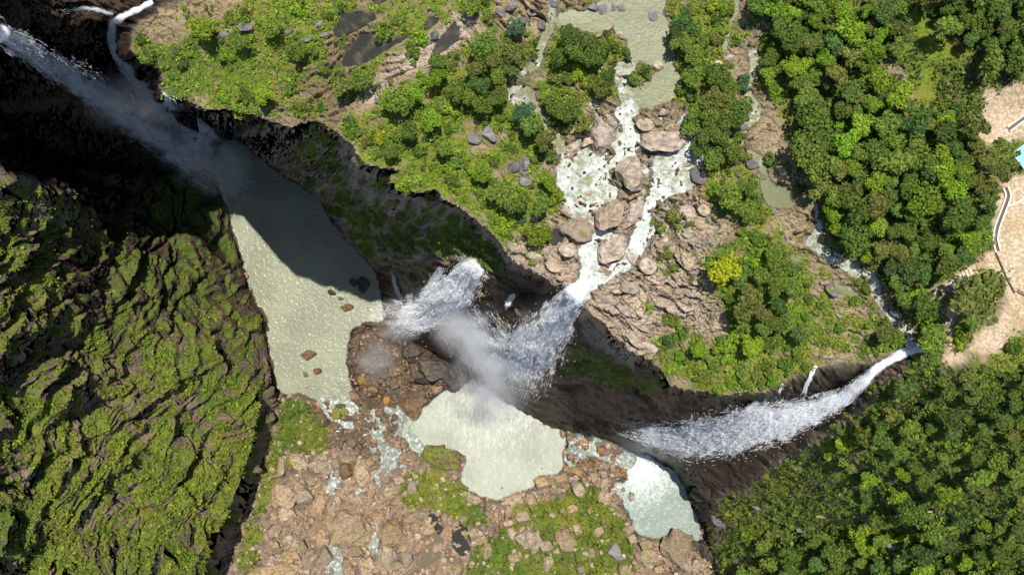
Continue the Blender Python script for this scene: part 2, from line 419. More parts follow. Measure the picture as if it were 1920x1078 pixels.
# plants of the plateau traced one by one (u, v, radius in photo pixels, colour)
PLANTS = '''378 53 25 b,262 75 12 m,284 104 15 m,345 118 14 d,425 105 15 b,448 80 17 m,430 35 9 m,460 20 10 o,457 180 14 m,418 180 11 b,450 212 11 b,487 172 15 b,325 140 10 m,332 98 9 o,405 70 8 m,
555 17 14 b,505 52 17 m,557 95 17 m,590 97 11 o,621 28 9 m,494 178 17 b,545 168 14 m,567 204 14 m,600 205 9 m,645 160 21 o,676 147 18 m,610 132 8 b,645 70 8 o,718 60 15 m,729 196 17 b,660 230 12 m,640 5 9 o,
885 9 17 m,912 5 10 d,914 33 13 o,964 55 16 t,791 67 15 b,773 96 13 m,745 40 12 m,839 40 5 b,820 118 17 m,847 123 10 o,818 149 18 b,792 150 13 b,777 178 17 b,744 195 23 m,722 178 10 b,900 89 22 m,922 112 20 o,965 95 23 o,955 128 17 d,
891 131 19 o,930 145 18 m,900 160 20 d,856 172 21 m,880 180 18 m,905 192 19 m,932 178 17 m,845 205 14 b,909 214 14 m,809 226 19 b,787 213 10 b,940 225 10 m,822 205 9 m,870 205 13 m,
710 257 15 y,683 265 11 o,660 246 14 m,771 245 19 m,745 255 12 m,809 255 15 m,840 245 10 d,729 285 17 m,705 290 10 m,785 287 14 m,760 275 9 o,829 280 18 m,850 298 15 m,845 318 14 b,752 349 14 b,814 373 11 b,847 342 13 m,872 300 10 b,892 328 15 b,868 372 8 b,815 320 9 b,
985 213 19 t,1000 237 24 m,985 245 14 o,1020 262 22 o,1031 287 14 m,1000 285 12 b,1003 300 12 o,958 277 10 m,901 325 17 b,921 345 12 m,940 370 24 m,972 384 23 m,1029 338 16 b,1014 387 22 m,1040 366 14 b,1020 362 14 m,958 411 12 b,977 411 9 t,1007 440 23 b,926 411 10 b,942 430 12 b,930 300 11 m,950 350 10 b,905 360 9 m,
1070 65 20 d,1098 75 17 d,1046 105 16 m,1080 100 21 m,1124 97 21 m,1108 112 18 m,1146 85 13 m,1175 99 11 d,1085 135 15 b,1139 144 16 d,1125 165 16 o,1040 145 12 o,1066 150 13 o,1096 150 12 b,1185 151 11 d,1209 134 11 d,1110 140 12 o,
1040 190 18 m,1060 207 19 m,1085 190 13 o,1067 234 15 m,1095 233 16 o,1040 232 11 o,1080 215 12 m,
1282 40 21 d,1268 60 17 d,1278 78 18 m,1305 103 17 m,1280 100 12 m,1277 117 6 b,1315 75 13 m,1300 55 14 d,1295 20 12 o,1341 10 14 b,1360 18 13 b,1339 39 11 d,1360 57 8 b,1343 78 14 o,1381 80 7 m,1437 88 13 b,1441 108 16 m,1443 142 16 b,1447 168 15 b,1397 150 12 t,1396 165 11 t,
1300 145 19 m,1280 173 13 m,1322 133 15 m,1351 142 20 m,1370 160 17 m,1333 185 22 o,1360 195 20 o,1302 209 18 m,1330 215 20 m,1393 207 20 m,1370 225 19 m,1300 240 17 m,1330 250 22 m,1316 275 17 m,1342 298 18 m,1370 285 19 m,1394 294 14 o,1355 260 17 d,1385 250 13 m,1300 180 15 d,1345 170 14 b,
1374 367 25 m,1340 360 12 b,1402 350 17 m,1416 376 15 d,1398 398 17 m,1445 305 11 d,1260 408 15 o,1256 477 11 o,1261 504 9 m,1217 574 7 b,1391 437 9 b,1425 410 11 o,1355 395 10 m,1290 420 7 o,1240 430 6 b,
1356 507 30 y,1380 522 15 d,1397 505 13 m,1424 487 15 b,1421 452 14 m,1450 468 19 m,1456 500 19 m,1487 508 14 d,1430 520 17 m,1456 536 19 m,1490 540 19 m,1402 571 30 o,1372 560 13 m,1428 590 18 o,1460 571 17 d,1482 592 17 m,1456 612 17 m,1430 618 16 m,1500 629 17 d,1480 615 13 m,1395 610 13 m,1462 640 15 m,1409 649 19 b,1440 648 15 m,1375 628 13 b,1366 650 13 b,1510 590 11 m,1515 560 10 m,
1250 602 10 b,1270 606 9 b,1250 641 12 d,1280 625 11 m,1311 655 16 b,1276 666 10 b,1350 652 13 b,1362 672 13 b,1340 682 12 m,1390 690 13 m,1420 700 14 o,1400 722 13 m,1440 688 14 m,1346 731 9 b,1256 692 8 b,1300 690 9 b,1320 715 9 b,1370 715 11 b,1475 680 14 m,1500 665 13 m,1450 715 10 b,1510 690 8 m,
1665 625 19 o,1645 640 14 o,1685 640 11 m,1620 541 10 m,1600 560 8 m,1575 610 8 o,1550 640 9 m,1540 575 8 m,1590 470 8 b,1555 405 8 m,1495 355 8 m,1437 400 9 b,
1103 675 12 o,768 470 11 b,790 500 9 b,740 455 9 b,660 420 8 b,830 505 8 b,810 420 7 b,700 400 8 b,720 430 8 m,850 455 7 m,905 470 7 b,
1858 525 13 d,1875 518 8 d,1805 628 13 b,1800 645 11 b,1815 610 10 m,1906 650 15 m,1895 700 14 m,1745 690 14 b,1720 672 12 b,1735 620 13 m'''
# ------------------------------------------------------------------ terrain: break lines (photo pixel u, v, height z in metres)
RIM = [(430, -60, -6), (370, -12, -10), (310, 10, -15), (266, 36, -19), (247, 62, -22), (248, 95, -24), (270, 118, -25), (300, 130, -25), (306, 150, -24),
       (308, 185, -22), (325, 186, -22), (355, 190, -20), (388, 208, -18), (422, 205, -16), (450, 212, -14), (480, 217, -12), (513, 230, -10), (547, 240, -8),
       (580, 231, -7), (604, 234, -7), (640, 254, -7), (660, 272, -7), (677, 298, -8), (695, 310, -8), (716, 316, -8), (746, 316, -8), (735, 331, -9),
       (737, 347, -9), (765, 354, -8), (785, 365, -7), (818, 356, -6), (834, 376, -6), (858, 386, -6), (876, 400, -6), (898, 415, -6), (941, 455, -6),
       (955, 484, -6), (978, 498, -6), (1020, 520, -6), (1037, 538, -6), (1067, 538, -5), (1092, 552, -5), (1110, 588, -6), (1127, 602, -7), (1150, 628, -9),
       (1180, 655, -10), (1205, 668, -10), (1237, 690, -11), (1256, 722, -13), (1283, 731, -13), (1304, 735, -13), (1319, 730, -13), (1333, 737, -13),
       (1358, 741, -13), (1380, 736, -12), (1404, 737, -12), (1428, 738, -12), (1450, 726, -11), (1480, 711, -10), (1505, 698, -10), (1530, 690, -9),
       (1560, 682, -8), (1600, 682, -8), (1640, 674, -7), (1678, 660, -6), (1700, 650, -6), (1735, 654, -5), (1762, 686, -5), (1800, 681, -4),
       (1860, 672, -3), (1920, 668, -2), (2200, 680, 0)]
POOL_L = [(401, 340), (428, 390), (438, 450), (458, 500), (468, 547), (480, 574), (498, 602), (507, 674), (514, 720), (530, 738), (562, 735), (590, 748), (640, 752), (668, 748),
          (655, 720), (652, 690), (650, 650), (658, 615), (690, 603), (720, 602), (714, 567), (708, 514), (664, 467), (614, 407), (594, 370), (540, 338), (480, 292), (440, 262), (408, 268)]
POOL_M = [(905, 705), (870, 718), (864, 728), (833, 734), (794, 767), (763, 792), (752, 815), (775, 845), (800, 848), (812, 838), (854, 840), (878, 858), (864, 893), (868, 910),
          (906, 930), (932, 937), (974, 919), (998, 912), (1009, 889), (1047, 888), (1056, 875), (1051, 851), (1062, 826), (1050, 800), (1005, 780), (956, 755)]
POOL_R = [(1185, 846), (1215, 848), (1250, 868), (1274, 892), (1289, 938), (1307, 973), (1317, 1008), (1286, 1020), (1265, 1003), (1226, 1009), (1191, 996), (1180, 959),
          (1158, 926), (1152, 907), (1177, 900), (1178, 872)]
ZL, ZM, ZR = -250.0, -233.0, -229.0
def flat(l, z): return [(a, b, z) for a, b in l]
BREAK = [
    RIM,
    flat([(408, 268), (440, 258), (480, 288), (540, 334), (594, 366), (614, 403), (664, 463), (708, 510), (716, 567), (722, 600)], ZL + 1),      # foot of the plateau cliff
    flat([(401, 340), (428, 390), (438, 450), (458, 500), (468, 547), (480, 574), (498, 602), (507, 674), (514, 720)], ZL + 1),                 # foot of the far cliff
    [(520, 735, -249), (515, 790, -247), (495, 860, -246), (470, 930, -245), (440, 1000, -244), (415, 1060, -243), (380, 1140, -242), (330, 1280, -240)],
    flat(POOL_L + POOL_L[:1], ZL), flat(POOL_M + POOL_M[:1], ZM), flat(POOL_R + POOL_R[:1], ZR),
    # the stepped wall behind the middle falls
    [(735, 498, -200), (750, 484, -150), (790, 486, -105), (830, 490, -76), (880, 497, -48), (930, 525, -44), (985, 548, -60), (1030, 552, -40), (1067, 540, -5)],
    [(748, 560, -225), (770, 560, -200), (800, 560, -140), (850, 560, -95), (905, 570, -82), (950, 590, -74), (1000, 600, -54), (1050, 590, -38), (1085, 580, -24)],
    [(722, 602, -248), (760, 640, -243), (820, 668, -239), (870, 698, -236), (905, 728, -234), (960, 762, -233), (1005, 784, -232), (1052, 800, -230)],
    [(800, 615, -190), (860, 630, -152), (930, 655, -118), (1000, 660, -92), (1040, 650, -78), (1080, 640, -62)],
    [(900, 700, -205), (960, 715, -162), (1000, 710, -145), (1040, 700, -126), (1090, 690, -104), (1150, 715, -96), (1220, 738, -90)],
    # wet face below the southern rim and the shelf that carries the right fall
    [(1055, 793, -226), (1096, 784, -212), (1145, 796, -190), (1215, 795, -160), (1286, 795, -118), (1335, 788, -92), (1400, 764, -54), (1470, 745, -46), (1557, 728, -34), (1625, 698, -16), (1685, 664, -7)],
    [(1060, 797, -226), (1124, 806, -210), (1180, 824, -194), (1230, 845, -186), (1272, 862, -180), (1300, 874, -174), (1356, 857, -142), (1420, 838, -108), (1504, 812, -78), (1560, 784, -58), (1613, 750, -36), (1645, 712, -18), (1690, 672, -8)],
    [(1052, 804, -230), (1115, 819, -230), (1170, 838, -230), (1222, 859, -229), (1262, 880, -228), (1290, 912, -227), (1304, 945, -227), (1320, 985, -227), (1330, 1030, -227), (1345, 1078, -226), (1370, 1280, -226)],
    [(1300, 874, -174), (1318, 900, -182), (1345, 935, -184), (1380, 970, -182), (1420, 1010, -180), (1470, 1078, -174), (1560, 1280, -160)],
    # wooded slope
    [(1420, 838, -108), (1440, 880, -128), (1480, 930, -136), (1600, 958, -112), (1720, 962, -92), (1850, 962, -72), (2000, 960, -60), (2200, 960, -50)],
    [(1440, 985, -172), (1600, 974, -130), (1720, 975, -106), (1850, 975, -84), (2000, 975, -68), (2200, 975, -58)],
    [(1560, 1100, -150), (1700, 1090, -125), (1850, 1080, -100), (2000, 1080, -84), (2200, 1080, -75)],
    [(1645, 720, -24), (1700, 720, -20), (1800, 730, -18), (1920, 735, -14), (2200, 740, -10)],
    [(1480, 850, -104), (1600, 850, -72), (1720, 850, -54), (1900, 850, -42), (2200, 850, -35)],
    # boulder field
    [(470, 1078, -244), (600, 1078, -243), (800, 1078, -240), (1000, 1078, -236), (1200, 1078, -230), (1320, 1078, -227)],
    [(560, 900, -245), (700, 920, -242), (800, 960, -238), (950, 990, -234), (1100, 960, -229), (1200, 1040, -228)],
    [(690, 690, -242), (760, 690, -238), (830, 700, -236), (740, 740, -243), (700, 790, -246), (640, 830, -246), (700, 850, -244)],
    [(1080, 830, -227), (1110, 850, -226), (1140, 880, -226), (1100, 900, -226)],
    # head wall of the far gorge; its unseen top is shaped to steer the shadow
    [(-200, 150, 8), (-200, -200, 10), (-70, -180, 10)],
    [(20, -120, -28), (150, -110, -34), (250, -70, -16), (300, -20, -14)],
    [(-90, 10, 8), (-62, -30, 14), (-40, -70, 10)],
    [(0, 62, -14), (80, 112, -52), (160, 162, -95), (240, 212, -140), (320, 262, -188), (395, 312, -246)],
    [(212, 40, -48), (222, 100, -95), (262, 152, -145), (305, 202, -185), (360, 255, -225)],
    [(120, 20, -44), (180, 22, -42), (230, 22, -32)],
    [(0, 200, -90), (60, 260, -128), (130, 300, -160), (220, 310, -200), (320, 320, -232)],
    # far cliff: crests, gullies and its top
    [(-200, 280, -30), (-60, 300, -50), (0, 308, -62), (70, 330, -84), (135, 345, -108), (175, 385, -132), (205, 440, -150), (215, 500, -158)],
    [(250, 360, -205), (300, 420, -208), (360, 470, -214), (380, 560, -212), (370, 610, -205)],
    [(205, 600, -150), (270, 622, -163), (330, 648, -178), (400, 662, -200), (450, 680, -222), (490, 700, -240)],
    [(140, 560, -120), (100, 570, -112), (40, 590, -90), (-60, 600, -60)],
    [(120, 650, -128), (200, 670, -150), (280, 700, -170), (350, 720, -186), (420, 750, -202)],
    [(492, 742, -222), (484, 800, -212), (464, 860, -207), (436, 930, -203), (408, 1000, -200), (382, 1060, -198), (346, 1140, -195), (300, 1280, -190)],
    [(0, 720, -78), (100, 760, -108), (200, 800, -136), (300, 850, -162), (380, 890, -182), (430, 910, -200)],
    [(0, 900, -98), (120, 940, -125), (240, 980, -152), (330, 1010, -176)],
    [(0, 1078, -112), (120, 1090, -135), (240, 1110, -160)],
    [(-200, 600, -20), (-200, 900, -35), (-200, 1200, -50)],
    # plateau
    [(440, 40, -7), (560, 60, -4), (700, 40, -3), (800, 100, -2)],
    [(1000, -200, 6), (1300, -200, 7), (1700, -200, 9), (2200, -200, 12)],
    [(1045, 40, 1), (1150, 40, 1), (1250, 60, 1)], [(1190, 130, 0), (1230, 160, -0.5), (1180, 210, -1.5)], [(1185, 250, -2.5), (1100, 330, -3), (1260, 320, -3), (1100, 400, -3.5)],
    [(1215, 390, -3.7), (1200, 450, -4), (1170, 500, -4.6), (1110, 530, -5)],
    [(1383, 20, 2), (1410, 130, 1), (1400, 240, 0), (1450, 350, -1), (1533, 430, -2), (1600, 510, -3), (1650, 560, -3.6), (1700, 625, -5)],
    [(1300, 450, 0), (1300, 560, -3), (1400, 560, 0), (1450, 450, 1)],
    [(1600, 100, 4), (1600, 300, 5), (1700, 420, 5), (1850, 420, 5), (1850, 560, 3), (1900, 300, 5)],
    [(2200, 300, 8), (2200, 600, 4)],
]
# the cliffs fall away at once below the rim
LIP = []
for q_ in range(4, len(RIM) - 1):
    a_, p_, n_ = RIM[q_], RIM[q_ - 1], RIM[q_ + 1]
    if 1030 < a_[0] < 1100 or a_[0] > 1440: 
        if len(LIP) > 1: BREAK.append(LIP)
        LIP = []; continue
    dx_, dy_ = n_[0] - p_[0], n_[1] - p_[1]; L_ = math.hypot(dx_, dy_)
    ou, ov = a_[0] - dy_ / L_ * 9, a_[1] + dx_ / L_ * 9
    LIP.append((ou, ov, a_[2] - (20 if a_[0] < 760 else 32) - 6 * math.sin(a_[0] * 0.7)))
SU0, SU1, SV0, SV1 = -240, 2200, -240, 1280
def solve(step, init=None, iters=200):
    nu = (SU1 - SU0) // step + 1; nv = (SV1 - SV0) // step + 1
    fix = np.zeros((nv, nu), bool); zf = np.zeros((nv, nu)); cnt = np.zeros((nv, nu))
    for line in BREAK:
        for (a, b) in zip(line[:-1], line[1:]):
            n = int(max(abs(a[0] - b[0]), abs(a[1] - b[1])) / (step * 0.5)) + 2
            t = np.linspace(0, 1, n)
            uu = a[0] + (b[0] - a[0]) * t; vv = a[1] + (b[1] - a[1]) * t; zz = a[2] + (b[2] - a[2]) * t
            i = np.rint((vv - SV0) / step).astype(int); j = np.rint((uu - SU0) / step).astype(int)
            ok = (i >= 0) & (i < nv) & (j >= 0) & (j < nu)
            np.add.at(zf, (i[ok], j[ok]), zz[ok]); np.add.at(cnt, (i[ok], j[ok]), 1)
    fix = cnt > 0
    zf[fix] /= cnt[fix]
    if init is None:
        z = np.full((nv, nu), zf[fix].mean())
    else:
        iv = np.linspace(0, init.shape[0] - 1, nv); iu = np.linspace(0, init.shape[1] - 1, nu)
        z = bil(init, iv[:, None] + 0 * iu[None], iu[None] + 0 * iv[:, None])
    z[fix] = zf[fix]
    for _ in range(iters):
        p = np.pad(z, 1, mode='edge')
        z = 0.25 * (p[:-2, 1:-1] + p[2:, 1:-1] + p[1:-1, :-2] + p[1:-1, 2:])
        z[fix] = zf[fix]
    return z

def bil(a, i, j):
    i = np.clip(i, 0, a.shape[0] - 1.001); j = np.clip(j, 0, a.shape[1] - 1.001)
    i0 = i.astype(int); j0 = j.astype(int); fi = i - i0; fj = j - j0
    return (a[i0, j0] * (1 - fi) * (1 - fj) + a[i0 + 1, j0] * fi * (1 - fj) + a[i0, j0 + 1] * (1 - fi) * fj + a[i0 + 1, j0 + 1] * fi * fj)

zc = None
for st, it in ((40, 400), (20, 300), (8, 250), (4, 120)):
    zc = solve(st, zc, it)
ZB = zc
def zbase(u, v): return bil(ZB, (v - SV0) / 4.0, (u - SU0) / 4.0)

# ------------------------------------------------------------------ terrain: the sheet of points
us = np.concatenate([[-2600, -1500, -900, -560, -380], np.arange(-240, -24, 8), np.arange(-24, 1944, 2), np.arange(1944, 2200, 8), [2330, 2560, 2900, 3600, 4600]]).astype(float)
vs = np.concatenate([[-2000, -1200, -700, -460, -330], np.arange(-240, -24, 8), np.arange(-24, 1104, 2), np.arange(1104, 1280, 8), [1400, 1600, 1950, 2600, 3400]]).astype(float)
U, V = np.meshgrid(us, vs)
Z0 = zbase(U, V)
wu = U + 7 * perlin(U / 23, V / 23) + 3 * perlin(U / 8, V / 8)       # wobbled coordinates: region edges are never straight
wv = V + 7 * perlin(U / 23 + 50, V / 23) + 3 * perlin(U / 8, V / 8 + 50)

PLATEAU = [(a, b) for a, b, _ in RIM] + [(2200, -240), (430, -240)]
PLATEAU = [(a, b) for a, b, _ in RIM] + [(5000, 680), (5000, -2500), (430, -2500)]
BED = [(330, 3600), (380, 1140), (415, 1060), (440, 1000), (470, 930), (495, 860), (515, 790), (520, 735), (514, 720), (507, 674), (498, 602), (468, 547), (438, 450), (401, 340), (408, 264),
       (440, 255), (480, 286), (540, 332), (594, 364), (614, 401), (664, 461), (711, 510), (718, 567), (724, 602), (762, 640), (822, 668), (872, 698), (907, 728), (960, 762),
       (1005, 784), (1052, 803), (1115, 819), (1170, 838), (1222, 859), (1262, 880), (1290, 912), (1304, 945), (1320, 985), (1330, 1030), (1345, 1078), (1370, 1280), (1400, 3600)]
SLOPE = [(1400, 3600), (1370, 1280), (1345, 1078), (1330, 1030), (1320, 985), (1345, 935), (1400, 915), (1440, 870), (1504, 826), (1565, 790), (1625, 752), (1652, 712), (1700, 672), (1735, 656),
         (1762, 688), (1800, 683), (1860, 674), (1920, 670), (5000, 682), (5000, 3600)]
FAR = [(-3000, 280), (-60, 300), (0, 308), (70, 330), (135, 345), (190, 330), (260, 310), (330, 322), (401, 340)] + [(a - 3, b) for a, b, _ in BREAK[2]] + [(a, b) for a, b, _ in BREAK[3]] + [(330, 3600), (-3000, 3600)]
mP = inpoly(PLATEAU, wu * 0.35 + U * 0.65, wv * 0.35 + V * 0.65)
mB = inpoly(BED, U, V)
mS = inpoly(SLOPE, wu, wv) & ~mP & ~mB
mF = inpoly(FAR, wu, wv) & ~mB & ~mP
mW = ~(mP | mB | mS | mF)                       # gorge walls below the plateau
def soft(mask, r=3): return blur(mask.astype(float), r)
sP, sB, sS, sF, sW = (soft(m) for m in (mP, mB, mS, mF, mW))
def region(poly, r=4): return soft(inpoly(poly, wu, wv), r)

# water areas on the plateau (outline, foaminess)
WATER = [
    ([(1040, 37), (1050, 25), (1107, 18), (1180, -40), (1265, -40), (1240, 30), (1262, 50), (1252, 70), (1265, 97), (1262, 118), (1240, 130), (1214, 120), (1197, 112), (1187, 120), (1176, 92),
      (1180, 77), (1160, 66), (1147, 48), (1127, 58), (1104, 62), (1080, 52), (1050, 56)], 0.02),
    ([(1155, 120), (1185, 112), (1197, 112), (1187, 135), (1178, 150), (1186, 175), (1200, 195), (1185, 205), (1165, 190), (1158, 160), (1152, 140)], 0.75),
    ([(1227, 140), (1262, 120), (1276, 147), (1270, 177), (1250, 195), (1224, 202), (1184, 199), (1178, 170), (1207, 158)], 0.05),
    ([(1170, 200), (1190, 198), (1200, 205), (1182, 225), (1186, 240), (1200, 262), (1190, 280), (1160, 296), (1150, 292), (1165, 270), (1170, 245), (1162, 222), (1150, 215)], 0.95),
    ([(1110, 190), (1125, 205), (1140, 225), (1160, 238), (1152, 244), (1130, 232), (1112, 212), (1104, 196)], 0.65),
    ([(1043, 318), (1057, 300), (1100, 277), (1130, 302), (1160, 290), (1168, 280), (1196, 285), (1170, 305), (1140, 312), (1140, 334), (1157, 356), (1154, 376), (1116, 392), (1118, 412), (1090, 414), (1066, 398), (1050, 362)], 0.80),
    ([(1227, 292), (1274, 288), (1284, 275), (1292, 240), (1280, 215), (1290, 212), (1302, 250), (1320, 296), (1306, 318), (1306, 338), (1297, 356), (1268, 362), (1248, 372), (1228, 366), (1220, 352), (1226, 334)], 0.80),
    ([(1222, 358), (1250, 366), (1230, 384), (1216, 400), (1222, 430), (1208, 460), (1202, 480), (1182, 506), (1156, 512), (1132, 535), (1100, 550), (1066, 540), (1086, 522), (1092, 498), (1084, 470), (1104, 448),
      (1104, 414), (1116, 414), (1120, 428), (1148, 436), (1146, 446), (1112, 452), (1124, 484), (1122, 496), (1166, 492), (1176, 474), (1186, 440), (1204, 404), (1206, 388)], 0.97),
    ([(1032, -30), (1046, -30), (1040, 30), (1037, 60), (1022, 85), (1016, 110), (1008, 128), (990, 140), (965, 150), (968, 190), (952, 192), (950, 160), (966, 135), (1000, 118), (1006, 85), (1024, 55), (1030, 20)], 0.6),
    ([(960, 165), (985, 158), (998, 168), (1012, 200), (1028, 232), (1056, 262), (1062, 285), (1050, 300), (1044, 275), (1024, 246), (1010, 222), (996, 196), (980, 195), (958, 196)], 0.6),
    ([(1376, -30), (1388, -30), (1386, 20), (1372, 48), (1366, 75), (1364, 95), (1354, 100), (1358, 75), (1368, 44), (1378, 18)], 0.35),
    ([(1404, 95), (1418, 98), (1424, 128), (1412, 150), (1408, 172), (1426, 200), (1424, 224), (1404, 240), (1392, 258), (1404, 276), (1430, 296), (1436, 318), (1426, 324), (1416, 300), (1390, 280), (1382, 256), (1400, 228), (1410, 208), (1394, 176), (1404, 146), (1408, 124)], 0.55),
    ([(1428, 320), (1440, 322), (1445, 345), (1480, 352), (1484, 380), (1500, 368), (1515, 358), (1518, 366), (1500, 384), (1480, 392), (1440, 386), (1428, 356)], 0.15),
    ([(1520, 362), (1532, 385), (1540, 410), (1540, 436), (1534, 458), (1560, 472), (1582, 478), (1600, 498), (1640, 508), (1650, 530), (1652, 556), (1670, 580), (1688, 602), (1712, 618), (1708, 634), (1690, 618), (1668, 598), (1646, 572),
      (1634, 550), (1634, 524), (1600, 518), (1584, 506), (1560, 494), (1530, 472), (1512, 456), (1524, 438), (1532, 414), (1524, 392)], 0.8),
    ([(1568, 532), (1590, 536), (1610, 552), (1606, 560), (1582, 550), (1566, 542)], 0.4),
    ([(1704, 628), (1714, 640), (1735, 650), (1728, 664), (1700, 670), (1686, 668), (1694, 652)], 1.0),
    ([(1480, 478), (1500, 478), (1512, 484), (1500, 490), (1482, 488)], 0.3),
]
STILL = [[(622, 55), (640, 25), (668, 20), (700, 26), (706, 34), (688, 44), (640, 68), (626, 66)], [(640, 124), (648, 92), (676, 66), (700, 62), (706, 84), (738, 74), (764, 62), (766, 70), (742, 84), (716, 98), (700, 110), (672, 122), (652, 128)],
         [(812, 98), (820, 78), (838, 56), (850, 40), (862, 50), (862, 70), (846, 86), (830, 98), (818, 102)], [(792, 54), (800, 36), (818, 26), (824, 36), (812, 48), (800, 58)],
         [(1030, 450), (1038, 430), (1056, 428), (1056, 448), (1042, 462)], [(700, -40), (716, -20), (724, 0), (706, 12), (696, 0)]]
wmask = np.zeros(U.shape); foam = np.zeros(U.shape)
wu2 = U + 2.5 * perlin(U / 9, V / 9) + 1.5 * perlin(U / 4.3, V / 4.3); wv2 = V + 2.5 * perlin(U / 9 + 30, V / 9) + 1.5 * perlin(U / 4.3 + 9, V / 4.3)
for poly, f in WATER:
    m = inpoly(poly, wu2, wv2)
    wmask = np.maximum(wmask, m); foam = np.where(m, np.maximum(foam, f), foam)
braid = np.abs(fbm(U / 34 + 2, V / 52, 3)) + 0.6 * np.abs(fbm(U / 13, V / 21 + 7, 2))
for poly_, th_, f_ in (([(1030, 262), (1060, 240), (1110, 195), (1170, 195), (1290, 205), (1322, 300), (1310, 345), (1250, 385), (1215, 470), (1150, 515), (1085, 520), (1085, 450), (1050, 400), (1036, 330)], 0.14, 0.72),
                       ([(1366, 80), (1424, 84), (1420, 140), (1370, 135)], 0.15, 0.5), ([(1500, 440), (1560, 455), (1640, 505), (1650, 545), (1690, 610), (1640, 600), (1560, 540), (1500, 500)], 0.10, 0.7)):
    bm_ = inpoly(poly_, wu, wv) & (braid < th_)
    wmask = np.maximum(wmask, bm_); foam = np.where(bm_, np.maximum(foam, f_), foam)
foam = np.where(wmask > 0, foam, 0)
fb = blur(foam, 4) / np.maximum(blur(wmask, 4), 1e-3)
swm = blur(wmask, 1)
smask = np.zeros(U.shape)
for poly in STILL:
    smask = np.maximum(smask, inpoly(poly, wu2, wv2))
pmL, pmM, pmR = inpoly(POOL_L, wu2, wv2), inpoly(POOL_M, wu2, wv2), inpoly(POOL_R, wu2, wv2)
pools = blur((pmL | pmM | pmR).astype(float), 2)

# ---- what covers the ground (0..1 each)
moss = np.zeros(U.shape); wet = np.zeros(U.shape); red = np.zeros(U.shape); sand = np.zeros(U.shape); dry = np.zeros(U.shape); pale = np.zeros(U.shape)
big = fbm(U / 70, V / 70, 4); mid = fbm(U / 22 + 9, V / 22, 4); fine = fbm(U / 7, V / 7 + 5, 3)
PL = [tuple(map(float, it.split()[:3])) for it in PLANTS.replace('\n', '').split(',')]
thick = np.zeros(U.shape)
for a_, b_, r_ in PL:
    R_ = r_ * 1.9
    i0, i1 = np.searchsorted(vs, [b_ - R_ * 1.6, b_ + R_ * 1.6]); j0, j1 = np.searchsorted(us, [a_ - R_ * 1.6, a_ + R_ * 1.6])
    sl = (slice(i0, i1), slice(j0, j1))
    thick[sl] = np.maximum(thick[sl], np.exp(-((U[sl] - a_) ** 2 + (V[sl] - b_) ** 2) / R_ ** 2 * 1.3))
moss += sP * (0.47 + 0.40 * mid + 0.25 * big + 0.22 * thick); dry += sP * (0.75 + 0.3 * big)
G = region([(250, 75), (320, 85), (380, 65), (430, 20), (500, -30), (650, -30), (640, 40), (620, 110), (590, 150), (500, 190), (480, 222), (390, 210), (310, 195), (240, 110)], 6)
moss += G * (0.17 + 0.25 * mid); dry += 0.3 * G
STRA = region([(480, 235), (500, 190), (540, 140), (600, 95), (630, 40), (690, 20), (730, 25), (712, 66), (660, 100), (640, 128), (690, 132), (660, 190), (625, 238), (560, 245)], 8)
moss -= 0.03 * STRA; wet += 0.22 * STRA
BARE = region([(262, 60), (310, 8), (360, -30), (470, -40), (440, 8), (380, 50), (330, 75), (290, 80)], 4)
moss -= 0.6 * BARE; red += 0.45 * BARE
ROCK1 = region([(1000, 420), (1050, 395), (1110, 400), (1170, 380), (1230, 390), (1280, 360), (1340, 390), (1380, 430), (1330, 470), (1325, 550), (1370, 620), (1320, 635), (1250, 610), (1210, 640), (1230, 690), (1190, 680),
                (1120, 605), (1090, 560), (1030, 545), (970, 505), (945, 470), (985, 440)], 6)
moss -= 0.32 * ROCK1; pale += 0.9 * ROCK1; dry -= 0.25 * ROCK1
RIVR = region([(1030, 260), (1100, 200), (1170, 200), (1290, 200), (1320, 300), (1310, 380), (1230, 440), (1100, 430), (1040, 380)], 6)
moss -= 0.3 * RIVR; pale += 0.6 * RIVR
GRAV = region([(660, 205), (690, 180), (720, 130), (760, 95), (800, 75), (850, 30), (880, 20), (910, 60), (870, 80), (830, 110), (790, 130), (740, 160), (720, 190), (680, 205)], 5)
moss -= 0.6 * GRAV; pale += 0.8 * GRAV; dry -= 0.5 * GRAV
TOPR = region([(940, -40), (1050, -40), (1040, 40), (1010, 80), (970, 60), (930, 40)], 5)
moss -= 0.4 * TOPR; pale += 0.25 * TOPR
EAST = region([(1480, 380), (1530, 440), (1600, 500), (1640, 560), (1690, 620), (1640, 680), (1540, 690), (1520, 640), (1510, 560), (1490, 480)], 6)
moss += 0.06 * EAST; pale += 0.7 * EAST; dry += 0.3 * EAST
STRM = region([(1370, 90), (1430, 60), (1440, 180), (1480, 300), (1530, 380), (1520, 470), (1470, 440), (1420, 330), (1370, 260)], 6)
moss -= 0.22 * STRM; pale += 0.4 * STRM; red += 0.2 * STRM
WOODF = region([(1440, -40), (2200, -40), (2200, 200), (1840, 210), (1830, 470), (1760, 540), (1760, 680), (1700, 600), (1640, 500), (1550, 450), (1490, 280), (1460, 120)], 8)
moss += 0.1 * WOODF; dry += 0.1 * WOODF; wet += 0.25 * WOODF
GLADE = np.maximum(region([(1708, 20), (1740, 30), (1762, 70), (1790, 95), (1815, 110), (1780, 118), (1735, 110), (1716, 70)], 4), region([(1708, 150), (1740, 110), (1760, 150), (1755, 190), (1725, 200), (1708, 180)], 4))
moss += 0.4 * GLADE; dry += 0.5 * GLADE; wet -= 0.3 * GLADE
